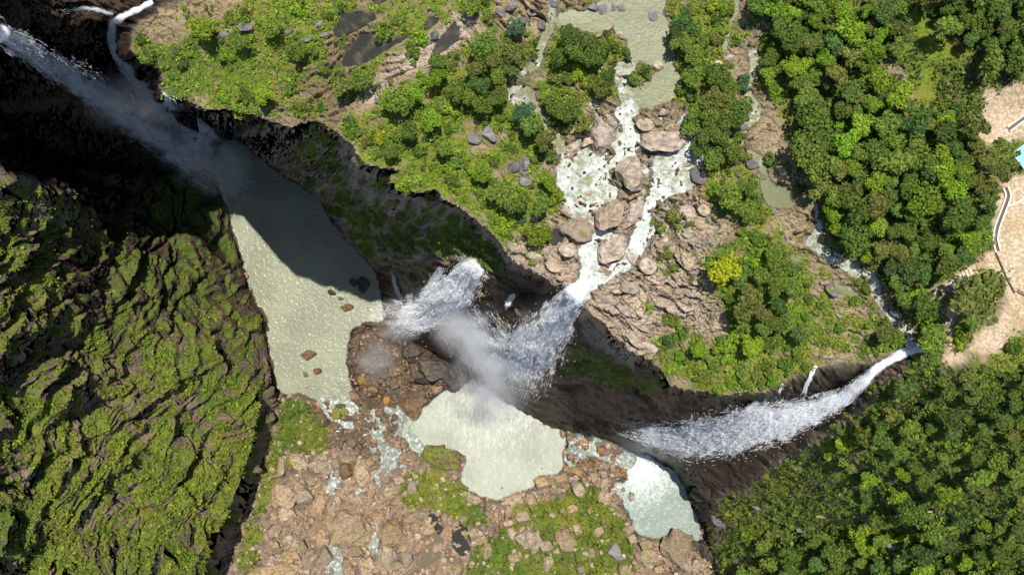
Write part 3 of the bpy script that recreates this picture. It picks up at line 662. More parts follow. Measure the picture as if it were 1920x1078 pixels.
SANDP = [[(1840, 168), (1870, 170), (1920, 150), (2300, 140), (2300, 262), (1900, 262), (1880, 280), (1850, 280), (1832, 262), (1824, 238), (1850, 200)],
         [(1880, 345), (1920, 325), (2300, 320), (2300, 640), (1900, 640), (1880, 655), (1845, 668), (1812, 660), (1830, 630), (1870, 600), (1890, 560), (1885, 530), (1850, 508), (1820, 520), (1780, 540),
          (1758, 560), (1750, 580), (1744, 560), (1746, 545), (1790, 520), (1830, 492), (1850, 478), (1862, 470), (1856, 440), (1868, 400)],
         [(1776, 575), (1784, 580), (1782, 620), (1790, 645), (1812, 672), (1775, 678), (1772, 672), (1780, 640), (1776, 610)]]
for q, s in zip(SANDP, (1, 1, 1)):
    sand = np.maximum(sand, region(q, 2) * s)
moss -= sand * 1.0
TURF = region([(1880, 655), (1895, 630), (1920, 615), (2000, 610), (2000, 660), (1860, 670), (1850, 662)], 3) + region([(1840, 440), (1868, 430), (1862, 465), (1846, 474), (1832, 470)], 2)
moss += TURF * (0.9 + 0.3 * mid); sand *= 1 - np.clip(TURF, 0, 1) * 0.8
DITCH = region([(1640, 95), (1660, 90), (1690, 130), (1710, 160), (1720, 210), (1700, 200), (1690, 165), (1660, 130)], 3)
moss -= 0.4 * DITCH; pale += 0.5 * DITCH
# gorge walls
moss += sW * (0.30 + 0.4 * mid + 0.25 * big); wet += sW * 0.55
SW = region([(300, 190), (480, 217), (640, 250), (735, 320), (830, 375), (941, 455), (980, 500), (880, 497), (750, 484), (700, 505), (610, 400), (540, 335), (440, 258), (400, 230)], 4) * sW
moss += 0.34 * SW; wet -= 0.9 * SW; pale += 0.35 * SW  # extra moss and pale rock brighten this shaded face in place of sunlight
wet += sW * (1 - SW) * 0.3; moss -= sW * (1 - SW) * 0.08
FALLS = region([(735, 500), (800, 480), (880, 490), (960, 530), (1067, 538), (1092, 555), (1080, 640), (1040, 700), (1060, 800), (960, 765), (870, 700), (720, 602)], 4)
wet += 0.4 * FALLS; moss -= 0.30 * FALLS
BAND = region([(1050, 660), (1090, 640), (1130, 665), (1180, 690), (1240, 705), (1245, 728), (1180, 720), (1120, 712), (1050, 690)], 4)
moss += 0.75 * BAND
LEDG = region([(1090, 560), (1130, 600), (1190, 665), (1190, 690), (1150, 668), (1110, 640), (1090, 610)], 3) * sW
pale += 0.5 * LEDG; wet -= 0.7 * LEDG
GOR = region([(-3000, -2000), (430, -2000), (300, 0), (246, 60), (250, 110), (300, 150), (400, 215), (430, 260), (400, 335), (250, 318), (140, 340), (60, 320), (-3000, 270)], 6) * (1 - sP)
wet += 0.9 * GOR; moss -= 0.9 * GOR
SHELF = region([(1060, 800), (1280, 780), (1400, 755), (1500, 715), (1640, 680), (1700, 660), (1650, 715), (1560, 800), (1440, 860), (1400, 900), (1330, 900), (1280, 880)], 5) * (1 - sP)
wet += 0.1 * SHELF; moss -= 0.45 * SHELF; red += 0.35 * SHELF
# far cliff
FW = sF * np.clip(sstep(770, 520, V + 30 * big) * sstep(20, 190, U + 60 * big), 0, 1)
moss += sF * (0.55 + 0.5 * mid + 0.3 * big); wet += sF * 0.25 + FW * 0.62; moss -= 0.06 * FW
dry += sF * 0.25
# slope
moss += sS * (0.60 + 0.35 * mid); wet += sS * 0.12; dry += sS * 0.4
# boulder field
red += sB * 1.0; moss += sB * (0.13 + 0.42 * mid)
GB = np.maximum.reduce([region(q, 5) for q in (
    [(518, 765), (560, 740), (600, 770), (625, 830), (600, 862), (560, 845), (530, 890), (490, 970), (465, 1010), (480, 920), (505, 850)],
    [(760, 885), (830, 880), (868, 900), (890, 935), (930, 960), (900, 990), (860, 985), (820, 950), (770, 960), (745, 930)],
    [(440, 1080), (455, 1020), (480, 960), (500, 990), (480, 1050), (470, 1090)],
    [(870, 1090), (890, 1030), (950, 985), (960, 950), (1020, 935), (1060, 935), (1075, 900), (1110, 895), (1130, 940), (1160, 960), (1190, 1020), (1190, 1090)])])
moss += GB * (0.72 + 0.4 * mid) * sB; wet += 0.10 * sB
WB = region([(650, 610), (720, 600), (760, 640), (870, 700), (860, 735), (800, 770), (760, 800), (700, 860), (620, 830), (560, 760), (640, 760), (650, 690)], 6) * sB
wet += 0.55 * WB; moss -= 0.2 * WB
WB2 = region([(1050, 795), (1200, 850), (1180, 900), (1140, 870), (1080, 900), (1050, 880)], 5) * sB
wet += 0.25 * WB2; moss -= 0.3 * WB2
shore = np.clip(blur(np.maximum(wmask, pools > 0.3), 5) * 2.0, 0, 1)
wet += 0.5 * shore * (1 - sand); moss -= 0.15 * shore
wet = np.clip(wet, 0, 1); red = np.clip(red, 0, 1); sand = np.clip(sand, 0, 1); dry = np.clip(dry, 0, 1); pale = np.clip(pale, 0, 1)

# ---- relief
sc = K * (CAM - Z0)                                # metres per pixel here
WX = U + 34 * perlin(U / 130, V / 130) + 13 * perlin(U / 47 + 4, V / 47) + 1.2 * (wu - U) * 0.4
WY = V + 34 * perlin(U / 130 + 77, V / 130) + 13 * perlin(U / 47 + 40, V / 47) + 1.2 * (wv - V) * 0.4
def rot(a, su, sv, du=0, dv=0):
    c, s = math.cos(math.radians(a)), math.sin(math.radians(a))
    return (WX * c + WY * s) / su + du, (-WX * s + WY * c) / sv + dv
def blocks(a, su, sv, du=0):
    f1, e, r, t = worley(*rot(a, su, sv, du))
    blocks.id = r
    return (r - 0.5) + 1.1 * t, 1 - sstep(0.0, 0.13, e)
rock = np.clip(0.30 + 0.5 * sstep(0.0, 0.35, big) + 0.7 * ROCK1 + 0.6 * RIVR + 0.5 * TOPR + 0.8 * STRA + 0.3 * EAST + 0.2 * STRM - 0.5 * sstep(0.45, 0.8, moss), 0.12, 1.5)
west = sstep(900, 700, U)
b1, c1 = blocks(-32, 46, 13); id1 = blocks.id
b2, c2 = blocks(34, 34, 15, 5); id2 = blocks.id
b3, c3 = blocks(-32, 15, 5, 9); id3 = blocks.id
b4, c4 = blocks(34, 13, 7, 3); id4 = blocks.id
h1 = west * (1.5 * b1 - 1.3 * c1) + (1 - west) * (1.9 * b2 - 1.3 * c2)
h2 = west * (0.9 * b3 - 0.7 * c3) + (1 - west) * (0.9 * b4 - 0.7 * c4)
rel = sP * (rock * (h1 + h2) + 1.2 * big + 0.5 * mid + 0.22 * fine) * (1 - 0.93 * sand) * (1 - 0.75 * GLADE)
# rim ragged
ra = fbm(*rot(28, 130, 34), 5, 0.55, True); rb = fbm(*rot(28, 60, 9), 4, 0.55)
lay = Z0 / 17.0 + 0.5 * big + 0.35 * mid
ledge = (lay - np.floor(lay))
ledge = np.where(ledge < 0.72, ledge / 0.72, (1 - ledge) / 0.28)
rel += sW * (2.6 * (ledge - 0.5)) * np.clip(0.3 + SW, 0, 1)
rimz = 1 - 0.6 * np.clip(blur(mP.astype(float), 5) * 2.2, 0, 1)
rel += sW * (4.5 * ra + 2.0 * rb + 1.0 * fine) * (1 - 0.45 * SHELF) * (1 - 0.55 * FALLS) * rimz
fa1 = fbm(*rot(-48, 210, 74), 4, 0.48, True); fa2 = fbm(*rot(-52, 46, 15), 4, 0.55, True); fa3 = fbm(*rot(-44, 17, 7), 3, 0.55, True)
fu1 = fbm(*rot(70, 90, 40), 5, 0.52, True)
q1, k1 = blocks(-50, 84, 36, 2); q2, k2 = blocks(-42, 22, 11, 6)
fg = fbm(*rot(-46, 60, 26), 5, 0.55)
rel += sF * ((1 - FW) * 10.0 * fa1 + FW * 5.5 * fu1 + 4.5 * fg + (0.2 + 0.5 * big) * fa2 + 3.6 * q1 - 1.2 * k1 + 0.5 * q2 - 0.25 * k2 + 0.5 * fine + 4.0 * big)
sl1 = fbm(*rot(8, 110, 40), 5, 0.55, True); sl2 = fbm(*rot(8, 40, 14), 4, 0.55, True)
rel += sS * (4.0 * sl1 + 2.0 * sl2 + 0.8 * fine)
f1, e1, r1, t1 = worley(wu / 22, wv / 22); f2, e2, r2, t2 = worley(wu / 9 + 7, wv / 9) 
f0_, e0_, r0_, t0_ = worley(WX / 44 + 3, WY / 36)
bed = 2.6 * (r0_ - 0.5) + 4.5 * t0_ - 2.0 * (1 - sstep(0, 0.09, e0_)) + 3.0 * (r1 - 0.5) + 4.2 * t1 - 2.4 * (1 - sstep(0, 0.14, e1)) + 1.3 * (r2 - 0.5) + 2.0 * t2 - 1.1 * (1 - sstep(0, 0.18, e2)) + 0.8 * mid
rel += sB * bed * (1 - 0.45 * sstep(0.4, 0.8, moss)) * (1 - 0.8 * pools)
rel += WB * (1.8 * big + 1.2 * mid)
# rounded hump of dark rock below the middle falls
hump = np.exp(-(((U - 812) / 48) ** 2 + ((V - 690 - 0.35 * (U - 812)) / 26) ** 2))
rel += sB * 13 * hump
# carve water
rel = rel * (1 - 0.72 * swm) - 1.5 * swm
rel = rel * (1 - 0.9 * blur(smask, 1)) - 1.6 * blur(smask, 1)
rel -= 2.6 * pools * sB + 0.0
rocky = wmask * np.clip(mid * 2.2 + fine * 2.0 + 0.6 * fbm(U / 40 + 3, V / 40, 3) - 0.42, 0, 1.3)
rel += rocky * 2.6 * (fb > 0.5)
X = P(U, V, Z0)
gu = np.gradient(X, axis=1); gv = np.gradient(X, axis=0)
nrm = np.cross(gv, gu); nrm /= np.linalg.norm(nrm, axis=2, keepdims=True) + 1e-9
nrm[nrm[..., 2] < 0] *= -1
nrm = np.stack([blur(nrm[..., k], 3) for k in range(3)], -1)
nrm[..., 2] += 0.25
nrm /= np.linalg.norm(nrm, axis=2, keepdims=True)
inner = (U > -230) & (U < 2190) & (V > -230) & (V < 1270)
XT = X + nrm * (rel * inner)[..., None]
# final upward-facing measure drives moss
gu = np.gradient(XT, axis=1); gv = np.gradient(XT, axis=0)
n2 = np.cross(gv, gu); n2 /= np.linalg.norm(n2, axis=2, keepdims=True) + 1e-9
n2[n2[..., 2] < 0] *= -1
upf = blur(n2[..., 2], 1)
moss += (sF + sW * 0.7 + sS * 0.6) * (sstep(0.15, 0.75, upf) - 0.5) * 0.5 + sP * (sstep(0.5, 0.95, upf) - 0.7) * 0.35
moss = np.clip(moss - 0.8 * wmask, 0, 1)
# height lookup by photo pixel (of a point on the relief) and by ground position
ZT = XT[..., 2]
PXU = 960 + XT[..., 0] / (K * (CAM - ZT)); PXV = 539 - XT[..., 1] / (K * (CAM - ZT))
iu0 = int(np.searchsorted(us, -24)); iv0 = int(np.searchsorted(vs, -24))
def grid_idx(u, v):
    return np.interp(v, vs, np.arange(len(vs))), np.interp(u, us, np.arange(len(us)))
ZTs = blur(ZT, 1)
def zground(u, v):
    i, j = grid_idx(np.asarray(u, float), np.asarray(v, float))
    return bil(ZTs, i, j)
def samp(a, u, v):
    i, j = grid_idx(np.asarray(u, float), np.asarray(v, float))
    return bil(a, i, j)

# ---- the sheet is handed out as the named pieces of the place
nv, nu = U.shape
idx = np.arange(nv * nu).reshape(nv, nu)
quads = np.stack([idx[:-1, :-1], idx[1:, :-1], idx[1:, 1:], idx[:-1, 1:]], -1).reshape(-1, 4)
def cellmask(m): return (m[:-1, :-1]).reshape(-1)
eastc = lambda a_, b_: west * a_ + (1 - west) * b_
u1 = sB * r1 + (1 - sB) * eastc(id1, id2); u2 = sB * r2 + (1 - sB) * eastc(id3, id4)
cc = np.stack([u1, u2, 0 * u1], -1).reshape(-1, 3)
ca = np.stack([moss, wet, red], -1).reshape(-1, 3); cb = np.stack([sand, dry, pale], -1).reshape(-1, 3)
FL = XT.reshape(-1, 3)
vn = n2.reshape(-1, 3)
SANDY = (sand > 0.5) & mP
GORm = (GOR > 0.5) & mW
def piece(name, cm):
    q = quads[cellmask(cm)]
    used = np.unique(q)
    re = np.zeros(nv * nu, np.int32); re[used] = np.arange(len(used))
    me = mesh_np(name, FL[used], re[q], True, [M['ground']])
    vcol(me, 'ca', ca[used]); vcol(me, 'cb', cb[used]); vcol(me, 'cc', cc[used])
    me.normals_split_custom_set_from_vertices(vn[used].tolist())
    o = link(name, me)
    tag(o, kind='structure')
    return o
tag(piece('plateau_ground', mP & ~SANDY), 'rocky grassy plateau with river channels above the gorge')
tag(piece('clearing_ground', SANDY), 'pale sandy clearing and footpaths beside the wood')
tag(piece('riverbed', mB), 'red brown boulder strewn riverbed at the foot of the falls')
tag(piece('wooded_hillside', mS), 'steep green hillside falling away below the clearing')
tag(piece('mossy_cliff', mF), 'steep mossy cliff on the far side of the plunge pool')
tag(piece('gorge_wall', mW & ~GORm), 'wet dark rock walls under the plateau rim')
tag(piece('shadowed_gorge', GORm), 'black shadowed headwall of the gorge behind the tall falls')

# ------------------------------------------------------------------ still and running water on and below the plateau
def water_sheet(name, mask, zw, mat, foamv, shallow, label):
    m = blur(mask.astype(float), 2) > 0.12
    q = quads[cellmask(m)]
    used = np.unique(q)
    re = np.zeros(nv * nu, np.int32); re[used] = np.arange(len(used))
    me = mesh_np(name, P(U, V, zw).reshape(-1, 3)[used], re[q], True, [mat])
    vcol(me, 'wa', np.stack([foamv, shallow, np.clip(blur(mask.astype(float), 2) * 1.15, 0, 1)], -1).reshape(-1, 3)[used])
    return tag(link(name, me), label, kind='structure')
zw = blur(Z0, 5) - 0.55 + 0.22 * fine * fb
water_sheet('river_water', wmask, zw, M['river'], np.clip(0.70 * fb + 0.22 * mid * (fb > 0.2), 0, 1), np.zeros(U.shape), 'milky green river breaking white between rocks')
still_z = blur(Z0, 8) - 0.7
water_sheet('still_water', smask, still_z, M['still'], np.zeros(U.shape), np.clip(1.4 * mid, 0, 0.6), 'dark still rock pools on the plateau')
def ringfoam(px, py, r): return np.exp(-((U - px) ** 2 + (V - py) ** 2) / r ** 2)
fl = 0.22 + 0.75 * ringfoam(405, 330, 60) + 0.35 * ringfoam(720, 600, 50) + 0.20 * ringfoam(630, 720, 50)  # base level paints pale specks for sun glitter; the rings are foam
water_sheet('plunge_pool_water', pmL, np.full(U.shape, ZL - 0.4), M['pool_left'], np.clip(fl - 0.04, 0, 1), np.zeros(U.shape), 'grey green plunge pool half in shadow')
fm = 0.38 + 0.3 * ringfoam(930, 740, 80) - 0.1 * ringfoam(780, 830, 40)
water_sheet('pale_pool_water', pmM, np.full(U.shape, ZM - 0.4), M['pool_mid'], np.clip(fm, 0, 1), np.zeros(U.shape), 'pale foamy pool below the middle falls')
fr = 0.33 + 0.42 * ringfoam(1205, 875, 60)
water_sheet('glittering_pool_water', pmR, np.full(U.shape, ZR - 0.4), M['pool_right'], np.clip(fr, 0, 1), np.zeros(U.shape), 'glittering pale pool below the right fall')
SHALLOW = [[(590, 745), (650, 745), (680, 770), (720, 765), (760, 760), (790, 775), (765, 800), (800, 845), (770, 870), (730, 880), (715, 920), (690, 945), (660, 925), (690, 905), (716, 872), (700, 850), (690, 830), (650, 840), (620, 860), (630, 820), (625, 790), (608, 770)],
           [(612, 860), (632, 870), (640, 900), (630, 930), (640, 960), (625, 1000), (640, 1040), (652, 1090), (600, 1090), (620, 1050), (612, 1010), (622, 960), (612, 920), (622, 890)],
           [(700, 980), (712, 990), (706, 1040), (692, 1030)], [(1060, 806), (1120, 818), (1170, 840), (1195, 858), (1180, 880), (1150, 868), (1110, 850), (1070, 880), (1058, 860), (1070, 830)]]
shm = np.zeros(U.shape)
for poly in SHALLOW: shm = np.maximum(shm, inpoly(poly, wu2, wv2))
water_sheet('shallow_stream_water', shm * sB, blur(Z0, 4) - 0.15, M['pool_right'], np.clip(0.42 + 0.5 * fine, 0, 1), np.clip(0.35 + 0.5 * mid, 0, 0.7), 'shallow broken stream between riverbed boulders')
DARKP = [[(806, 958), (824, 950), (826, 975), (830, 1000), (820, 1005), (812, 985), (804, 975)], [(852, 985), (870, 975), (880, 1000), (882, 1030), (868, 1042), (852, 1032), (848, 1010)], [(790, 1012), (826, 1000), (832, 1020), (824, 1044), (796, 1064), (782, 1058)]]
dkm = np.zeros(U.shape)
for poly in DARKP: dkm = np.maximum(dkm, inpoly(poly, wu2, wv2))
water_sheet('puddle_water', dkm, blur(Z0, 6) + 0.35, M['still'], np.zeros(U.shape), np.where((V > 1000) & (U < 835), 1.0, 0.0), 'small dark puddles among the mossy boulders')
# ------------------------------------------------------------------ labels: which one of its kind
NUM = ['', 'one', 'two', 'three', 'four', 'five', 'six', 'seven', 'eight', 'nine']
ORD = ['leftmost', 'second from left', 'third from left', 'fourth from left', 'fifth from left', 'sixth from left', 'seventh from left', 'eighth from left', 'rightmost']
def give_labels(items, cat):
    """items: (object, u, v, adjective, noun, plural, where). Alike things in one place are told apart by their order, or share a group."""
    sets = {}
    for it in items:
        sets.setdefault((it[3], it[4], it[6]), []).append(it)
    for (adj, noun, where), full in sets.items():
        k = (len(full) + 7) // 8
        full.sort(key=lambda t: t[2])
        bands = [full[len(full) * q // k:len(full) * (q + 1) // k] for q in range(k)]
        names = {1: [''], 2: ['upper ', 'lower '], 3: ['upper ', 'middle ', 'lower ']}.get(k, [f'{w} ' for w in ('topmost', 'upper', 'middle', 'lower', 'lowest')])
        for q, l in enumerate(bands):
            n = len(l); l.sort(key=lambda t: t[1])
            for i, (o, u, v, _, _, plural, _) in enumerate(l):
                if n == 1:
                    lab = f'{names[q]}{adj} {noun} {where}'
                else:
                    lab = f'{"rightmost" if i == n - 1 else ORD[i]} of {NUM[n]} {names[q]}{adj} {plural} {where}'
                tag(o, lab, cat, (f'{adj} {plural} {where}' if len(full) > 1 else None))

# ------------------------------------------------------------------ foliage meshes
def leaf_quads(pos, nor, size, r):
    """one bent four-cornered leaf clump per position"""
    n = len(pos)
    nor = nor / (np.linalg.norm(nor, axis=1, keepdims=True) + 1e-9)
    t = r.normal(size=(n, 3)); t -= nor * np.sum(t * nor, 1, keepdims=True); t /= np.linalg.norm(t, axis=1, keepdims=True) + 1e-9
    b = np.cross(nor, t)
    s = np.asarray(size).reshape(-1, 1)
    a = r.uniform(0.55, 0.95, (n, 1))
    v = np.stack([pos + t * s, pos + b * s * a - nor * s * 0.25, pos - t * s, pos - b * s * a - nor * s * 0.25], 1)
    return v.reshape(-1, 3)

def crown_points(r, n, lobes, flat_top=0.62):
    L = []
    for k in range(lobes):
        a = r.uniform(0, 2 * math.pi); d = math.sqrt(r.uniform(0, 1)) * 0.78
        L.append((d * math.cos(a), d * math.sin(a), r.uniform(-0.2, 0.4) * (1.2 - d), r.uniform(0.22, 0.48)))
    L.append((0, 0, 0.05, 0.55))
    L = np.array(L)
    w = L[:, 3] ** 2; w /= w.sum()
    k = r.choice(len(L), n, p=w)
    d = r.normal(size=(n, 3)); d[:, 2] = np.abs(d[:, 2]) * 1.0 - 0.35 * (r.uniform(size=n) < 0.35)
    d /= np.linalg.norm(d, axis=1, keepdims=True)
    rad = L[k, 3] * r.uniform(0.72, 1.06, n)
    p = L[k, :3] + d * rad[:, None]
    p[:, 2] *= flat_top
    nor = d * 0.6 + r.normal(size=(n, 3)) * 0.38 + np.array([0, 0, 0.35])
    return p, nor

def foliage_mesh(name, seed, n, lobes, size, mat, flat_top=0.62):
    r = np.random.default_rng(seed)
    p, nor = crown_points(r, n, lobes, flat_top)
    v = leaf_quads(p, nor, r.uniform(size * 0.6, size * 1.3, n), r)
    f = np.arange(4 * n).reshape(-1, 4)
    return mesh_np(name, v, f, False, [mat])

def tube(pts, rads, seg=6):
    V_, F_ = [], []
    for i, (p, q) in enumerate(zip(pts, rads)):
        for k in range(seg):
            a = 2 * math.pi * k / seg
            V_.append((p[0] + q * math.cos(a), p[1] + q * math.sin(a), p[2]))
    for i in range(len(pts) - 1):
        for k in range(seg):
            a, b = i * seg + k, i * seg + (k + 1) % seg
            F_.append((a, b, b + seg, a + seg))
    return V_, F_

def trunk_mesh(seed):
    r = random.Random(seed)
    V_, F_ = tube([(0, 0, -1.6), (0.02, 0.01, -0.9), (0.04, 0.0, -0.3)], [0.10, 0.075, 0.06])
    for k in range(5):
        a = 2 * math.pi * k / 5 + r.uniform(-0.4, 0.4); L = r.uniform(0.4, 0.65)
        v, f = tube([(0.03, 0, -0.5), (0.5 * L * math.cos(a), 0.5 * L * math.sin(a), -0.12), (L * math.cos(a), L * math.sin(a), 0.2)], [0.045, 0.03, 0.012], 5)
        o = len(V_); V_ += v; F_ += [tuple(i + o for i in q) for q in f]
    return mesh_np('trunk', V_, F_, True, [M['bark']])

CROWN = {}
for ci, c in enumerate('dmobyt'):
    CROWN[c] = [foliage_mesh('crown', 100 + 10 * ci + k, 760, 7 + 3 * k, 0.105, LEAF[c]) for k in range(4)]
    CROWN[c].append(foliage_mesh('crown', 160 + ci, 620, 5, 0.10, LEAF[c], 0.7))
BUSH = {c: [foliage_mesh('shrub', 200 + 10 * ci + k, 240, 4 + k, 0.17, LEAF[c], 0.8) for k in range(3)] for ci, c in enumerate('dmobyt')}
TRUNK = [trunk_mesh(k) for k in range(4)]

def stand(u, v, lift):
    """pixel -> ground spot such that a crown 'lift' metres above it is seen at (u, v)"""
    uu, vv = u, v
    for _ in range(5):
        zg = float(zground(uu, vv))
        s1 = K * (CAM - zg - lift); s0 = K * (CAM - zg)
        uu = 960 + (u - 960) * s1 / s0; vv = 539 + (v - 539) * s1 / s0
    return ((u - 960) * s1, (539 - v) * s1, zg), s1

def mg_(m): return sstep(0.42, 0.7, m)
SEEN_TREES, SEEN_BUSH = [], []
NAMES = {'d': 'dark green', 'm': 'mid green', 'o': 'olive green', 'b': 'bright green', 'y': 'yellow green', 't': 'blue green'}
def zone(u, v):
    if inpoly(SLOPE, np.array([u * 1.0]), np.array([v * 1.0]))[0] and u > 1330:
        if v < 780: return 'on the hillside just below the clearing'
        if v > 985: return 'at the bottom of the hillside' if u < 1620 else 'on the low hillside under the rock band'
        return 'on the hillside beside the right fall' if u < 1640 else ('mid hillside below the clearing' if u < 1790 else 'on the outer hillside')
    if u > 1735 and v > 490: return 'beside the sandy footpath'
    if u > 1770 and v < 160: return 'beyond the grassy glade'
    if u > 1690 and v < 215: return 'around the grassy glade'
    if u > 1455 and v < 700:
        if u > 1800: return 'beside the sandy clearing'
        if v < 110: return 'at the top of the wood'
        if u < 1530 and v < 330: return 'on the wood edge by the right stream'
        if v > 480: return 'in the wood above the right fall' if u > 1640 else 'on the plateau by the right fall'
        if v < 230: return 'in the upper wood'
        if v < 360: return 'in the middle of the wood' if u < 1650 else 'in the wood behind the clearing'
        return 'in the lower wood by the stream' if u < 1680 else 'in the lower wood by the footpath'
    if u < 480: return 'on the grassy headland by the gorge'
    if u < 700 and v < 235: return 'among the dark rock pools'
    if u < 770 and v < 235: return 'by the pale gravel strip'
    if u < 980 and v < 60: return 'at the stony top edge'
    if u < 950 and v < 235: return 'in the thicket left of the river'
    if u < 1030 and v < 330 and u > 935: return 'along the left side stream'
    if u < 880: return 'near the rim above the plunge pool'
    if u < 1050 and v < 460: return 'on the plateau left of the rapids'
    if v < 175 and u < 1160: return 'on the wooded river island'
    if u < 1120 and v < 260: return 'on the lower wooded river island'
    if u < 1230 and v < 170: return 'on the small islets in the river'
    if 1255 < u < 1330 and v < 130: return 'on the right bank of the green pool'
    if v < 120: return 'among the upper right streamlets'
    if u > 1410 and v < 200: return 'between the right stream and the wood'
    if v < 330: return 'in the thicket right of the rapids'
    if v < 450: return 'on the plateau right of the rapids'
    if u < 1310: return 'among the pale rocks above the cliff'
    if v < 610: return 'in the grove on the pale rock plateau'
    return 'along the southern cliff rim'

def tree(u, v, r, c, kind='broadleaf_tree', hk=1.0, vi=None, label=None):
    zg0 = float(zground(u, v)); R = r * K * (CAM - zg0)
    H = (1.15 * R + 1.6) * hk                       # crown centre above the ground
    loc, s1 = stand(u, v, H)
    R = r * s1
    e = link(kind, None)
    e.location = loc
    e.empty_display_size = 0.5
    e.rotation_euler = (0, 0, random.uniform(0, 6.28))
    cr = link('crown', random.choice(CROWN[c]) if vi is None else CROWN[c][vi], e)
    cr.location = (0, 0, H); cr.scale = (R * random.uniform(0.95, 1.08), R * random.uniform(0.95, 1.08), R * random.uniform(0.85, 1.1))
    tk = link('trunk', random.choice(TRUNK), e)
    tk.location = (0, 0, H); tk.scale = (R, R, (H + 0.5) / 1.6)
    if label: tag(e, label, 'tree')
    else: SEEN_TREES.append((e, u, v, NAMES[c] + (' large' if r >= 25 else ''), 'tree', 'trees', zone(u, v)))
    return e

def bush(u, v, r, c, label=None):
    zg0 = float(zground(u, v)); R = r * K * (CAM - zg0)
    loc, s1 = stand(u, v, R * 0.4)
    R = r * s1
    o = link('shrub', random.choice(BUSH[c]))
    o.location = (loc[0], loc[1], loc[2] + R * 0.30)
    o.rotation_euler = (0, 0, random.uniform(0, 6.28)); o.scale = (R * random.uniform(0.9, 1.12), R * random.uniform(0.9, 1.12), R)
    if label: tag(o, label, 'shrub')
    else: SEEN_BUSH.append((o, u, v, NAMES[c], 'shrub', 'shrubs', zone(u, v)))
    return o

# ---- plants traced one by one (u, v, radius in photo pixels, colour)
tree(1836, 561, 57, 'o', hk=0.8, vi=3, label='large round olive tree standing alone between the sandy path and clearing')
for it in PLANTS.replace('\n', '').split(','):
    u, v, r, c = it.split(); u, v, r = float(u), float(v), float(r)
    r *= 1.16
    (tree if r >= 17.5 else bush)(u, v, r, c)

# ---- the woods: crowns packed at random inside their outlines
def pack(poly, rr, colours, gap, seed, cap, hk=1.0, avoid=()):
    r = np.random.default_rng(seed)
    us_ = [p[0] for p in poly]; vs_ = [p[1] for p in poly]
    got = []
    for _ in range(12000):
        if len(got) >= cap: break
        u, v = r.uniform(min(us_), max(us_)), r.uniform(min(vs_), max(vs_))
        R = rr[0] + (rr[1] - rr[0]) * r.uniform() ** 1.6
        if not inpoly(poly, np.array([u]), np.array([v]))[0]: continue
        if any(inpoly(q, np.array([u]), np.array([v]))[0] for q in avoid): continue
        if any((u - a) ** 2 + (v - b) ** 2 < ((R + c) * gap) ** 2 for a, b, c in got): continue
        got.append((u, v, R))
        tree(u, v, R, str(r.choice(list(colours))), hk=hk * r.uniform(0.85, 1.3))
    return got
WOOD = [(1400, -20), (1590, -20), (1600, 20), (1660, -20), (1700, -10), (1706, 60), (1695, 92), (1650, 95), (1662, 130), (1690, 170), (1712, 205), (1745, 210), (1780, 195), (1835, 196), (1838, 225), (1815, 240), (1830, 270), (1852, 285),
        (1878, 270), (1895, 262), (1905, 300), (1878, 340), (1860, 390), (1838, 430), (1825, 470), (1790, 500), (1750, 530), (1738, 560), (1750, 600), (1766, 612), (1768, 650), (1748, 660), (1722, 615), (1690, 585), (1668, 545), (1662, 495),
        (1620, 478), (1575, 455), (1556, 430), (1548, 390), (1532, 350), (1515, 300), (1488, 250), (1482, 150), (1455, 70)]
wood = pack(WOOD, (17, 37), 'dmmmmmoobb', 0.56, 5, 120)
wood2 = pack([(1722, -20), (1940, -20), (1940, 130), (1868, 140), (1838, 100), (1800, 88), (1770, 50)], (17, 35), 'dmmmo', 0.56, 6, 26)
HILL = [(1700, 690), (1760, 700), (1830, 686), (1940, 682), (1940, 1100), (1600, 1100), (1420, 1095), (1370, 1070), (1400, 1035), (1470, 1010), (1640, 990), (1600, 930), (1600, 880), (1560, 840), (1640, 760)]
hill = pack(HILL, (17, 33), 'dddmmmmob', 0.70, 8, 76, 0.9)
give_labels(SEEN_TREES, 'tree')
give_labels(SEEN_BUSH, 'shrub')

# ---- the smaller crowns of the woods merge into one mass
def thicket(name, label, poly, n, rr, colours, seed, taken, per=130, avoid=None):
    r = np.random.default_rng(seed)
    us_ = [q[0] for q in poly]; vs_ = [q[1] for q in poly]
    u = r.uniform(min(us_), max(us_), n * 8); v = r.uniform(min(vs_), max(vs_), n * 8)
    ok = inpoly(poly, u, v)
    if avoid is not None: ok &= r.uniform(size=len(u)) > samp(avoid, u, v)
    u, v = u[ok], v[ok]
    keep = []
    for q in range(len(u)):
        if len(keep) >= n: break
        if all((u[q] - a) ** 2 + (v[q] - b) ** 2 > (0.75 * c) ** 2 for a, b, c in taken): keep.append(q)
    VV = []; MI = []
    mats = [LEAF[c] for c in colours]
    for q in keep:
        R0 = r.uniform(*rr); zg = float(zground(u[q], v[q])); s = K * (CAM - zg); R = R0 * s
        loc, s1 = stand(u[q], v[q], R * 0.7)
        p_, n_ = crown_points(r, per, 4, 0.85)
        VV.append(leaf_quads(p_ * R + np.array(loc) + np.array([0, 0, R * 0.7]), n_, R * r.uniform(0.14, 0.28, per), r))
        MI.append(np.full(per, r.integers(0, len(mats))))
    vv = np.concatenate(VV)
    me = mesh_np(name, vv, np.arange(len(vv)).reshape(-1, 4), False, mats)
    me.polygons.foreach_set('material_index', np.concatenate(MI).astype(np.int32))
    return tag(link(name, me), label, kind='stuff')
thicket('wood_understorey', 'smaller tree crowns filling the gaps of the wood', WOOD, 230, (9, 16), 'dmmob', 41, wood)
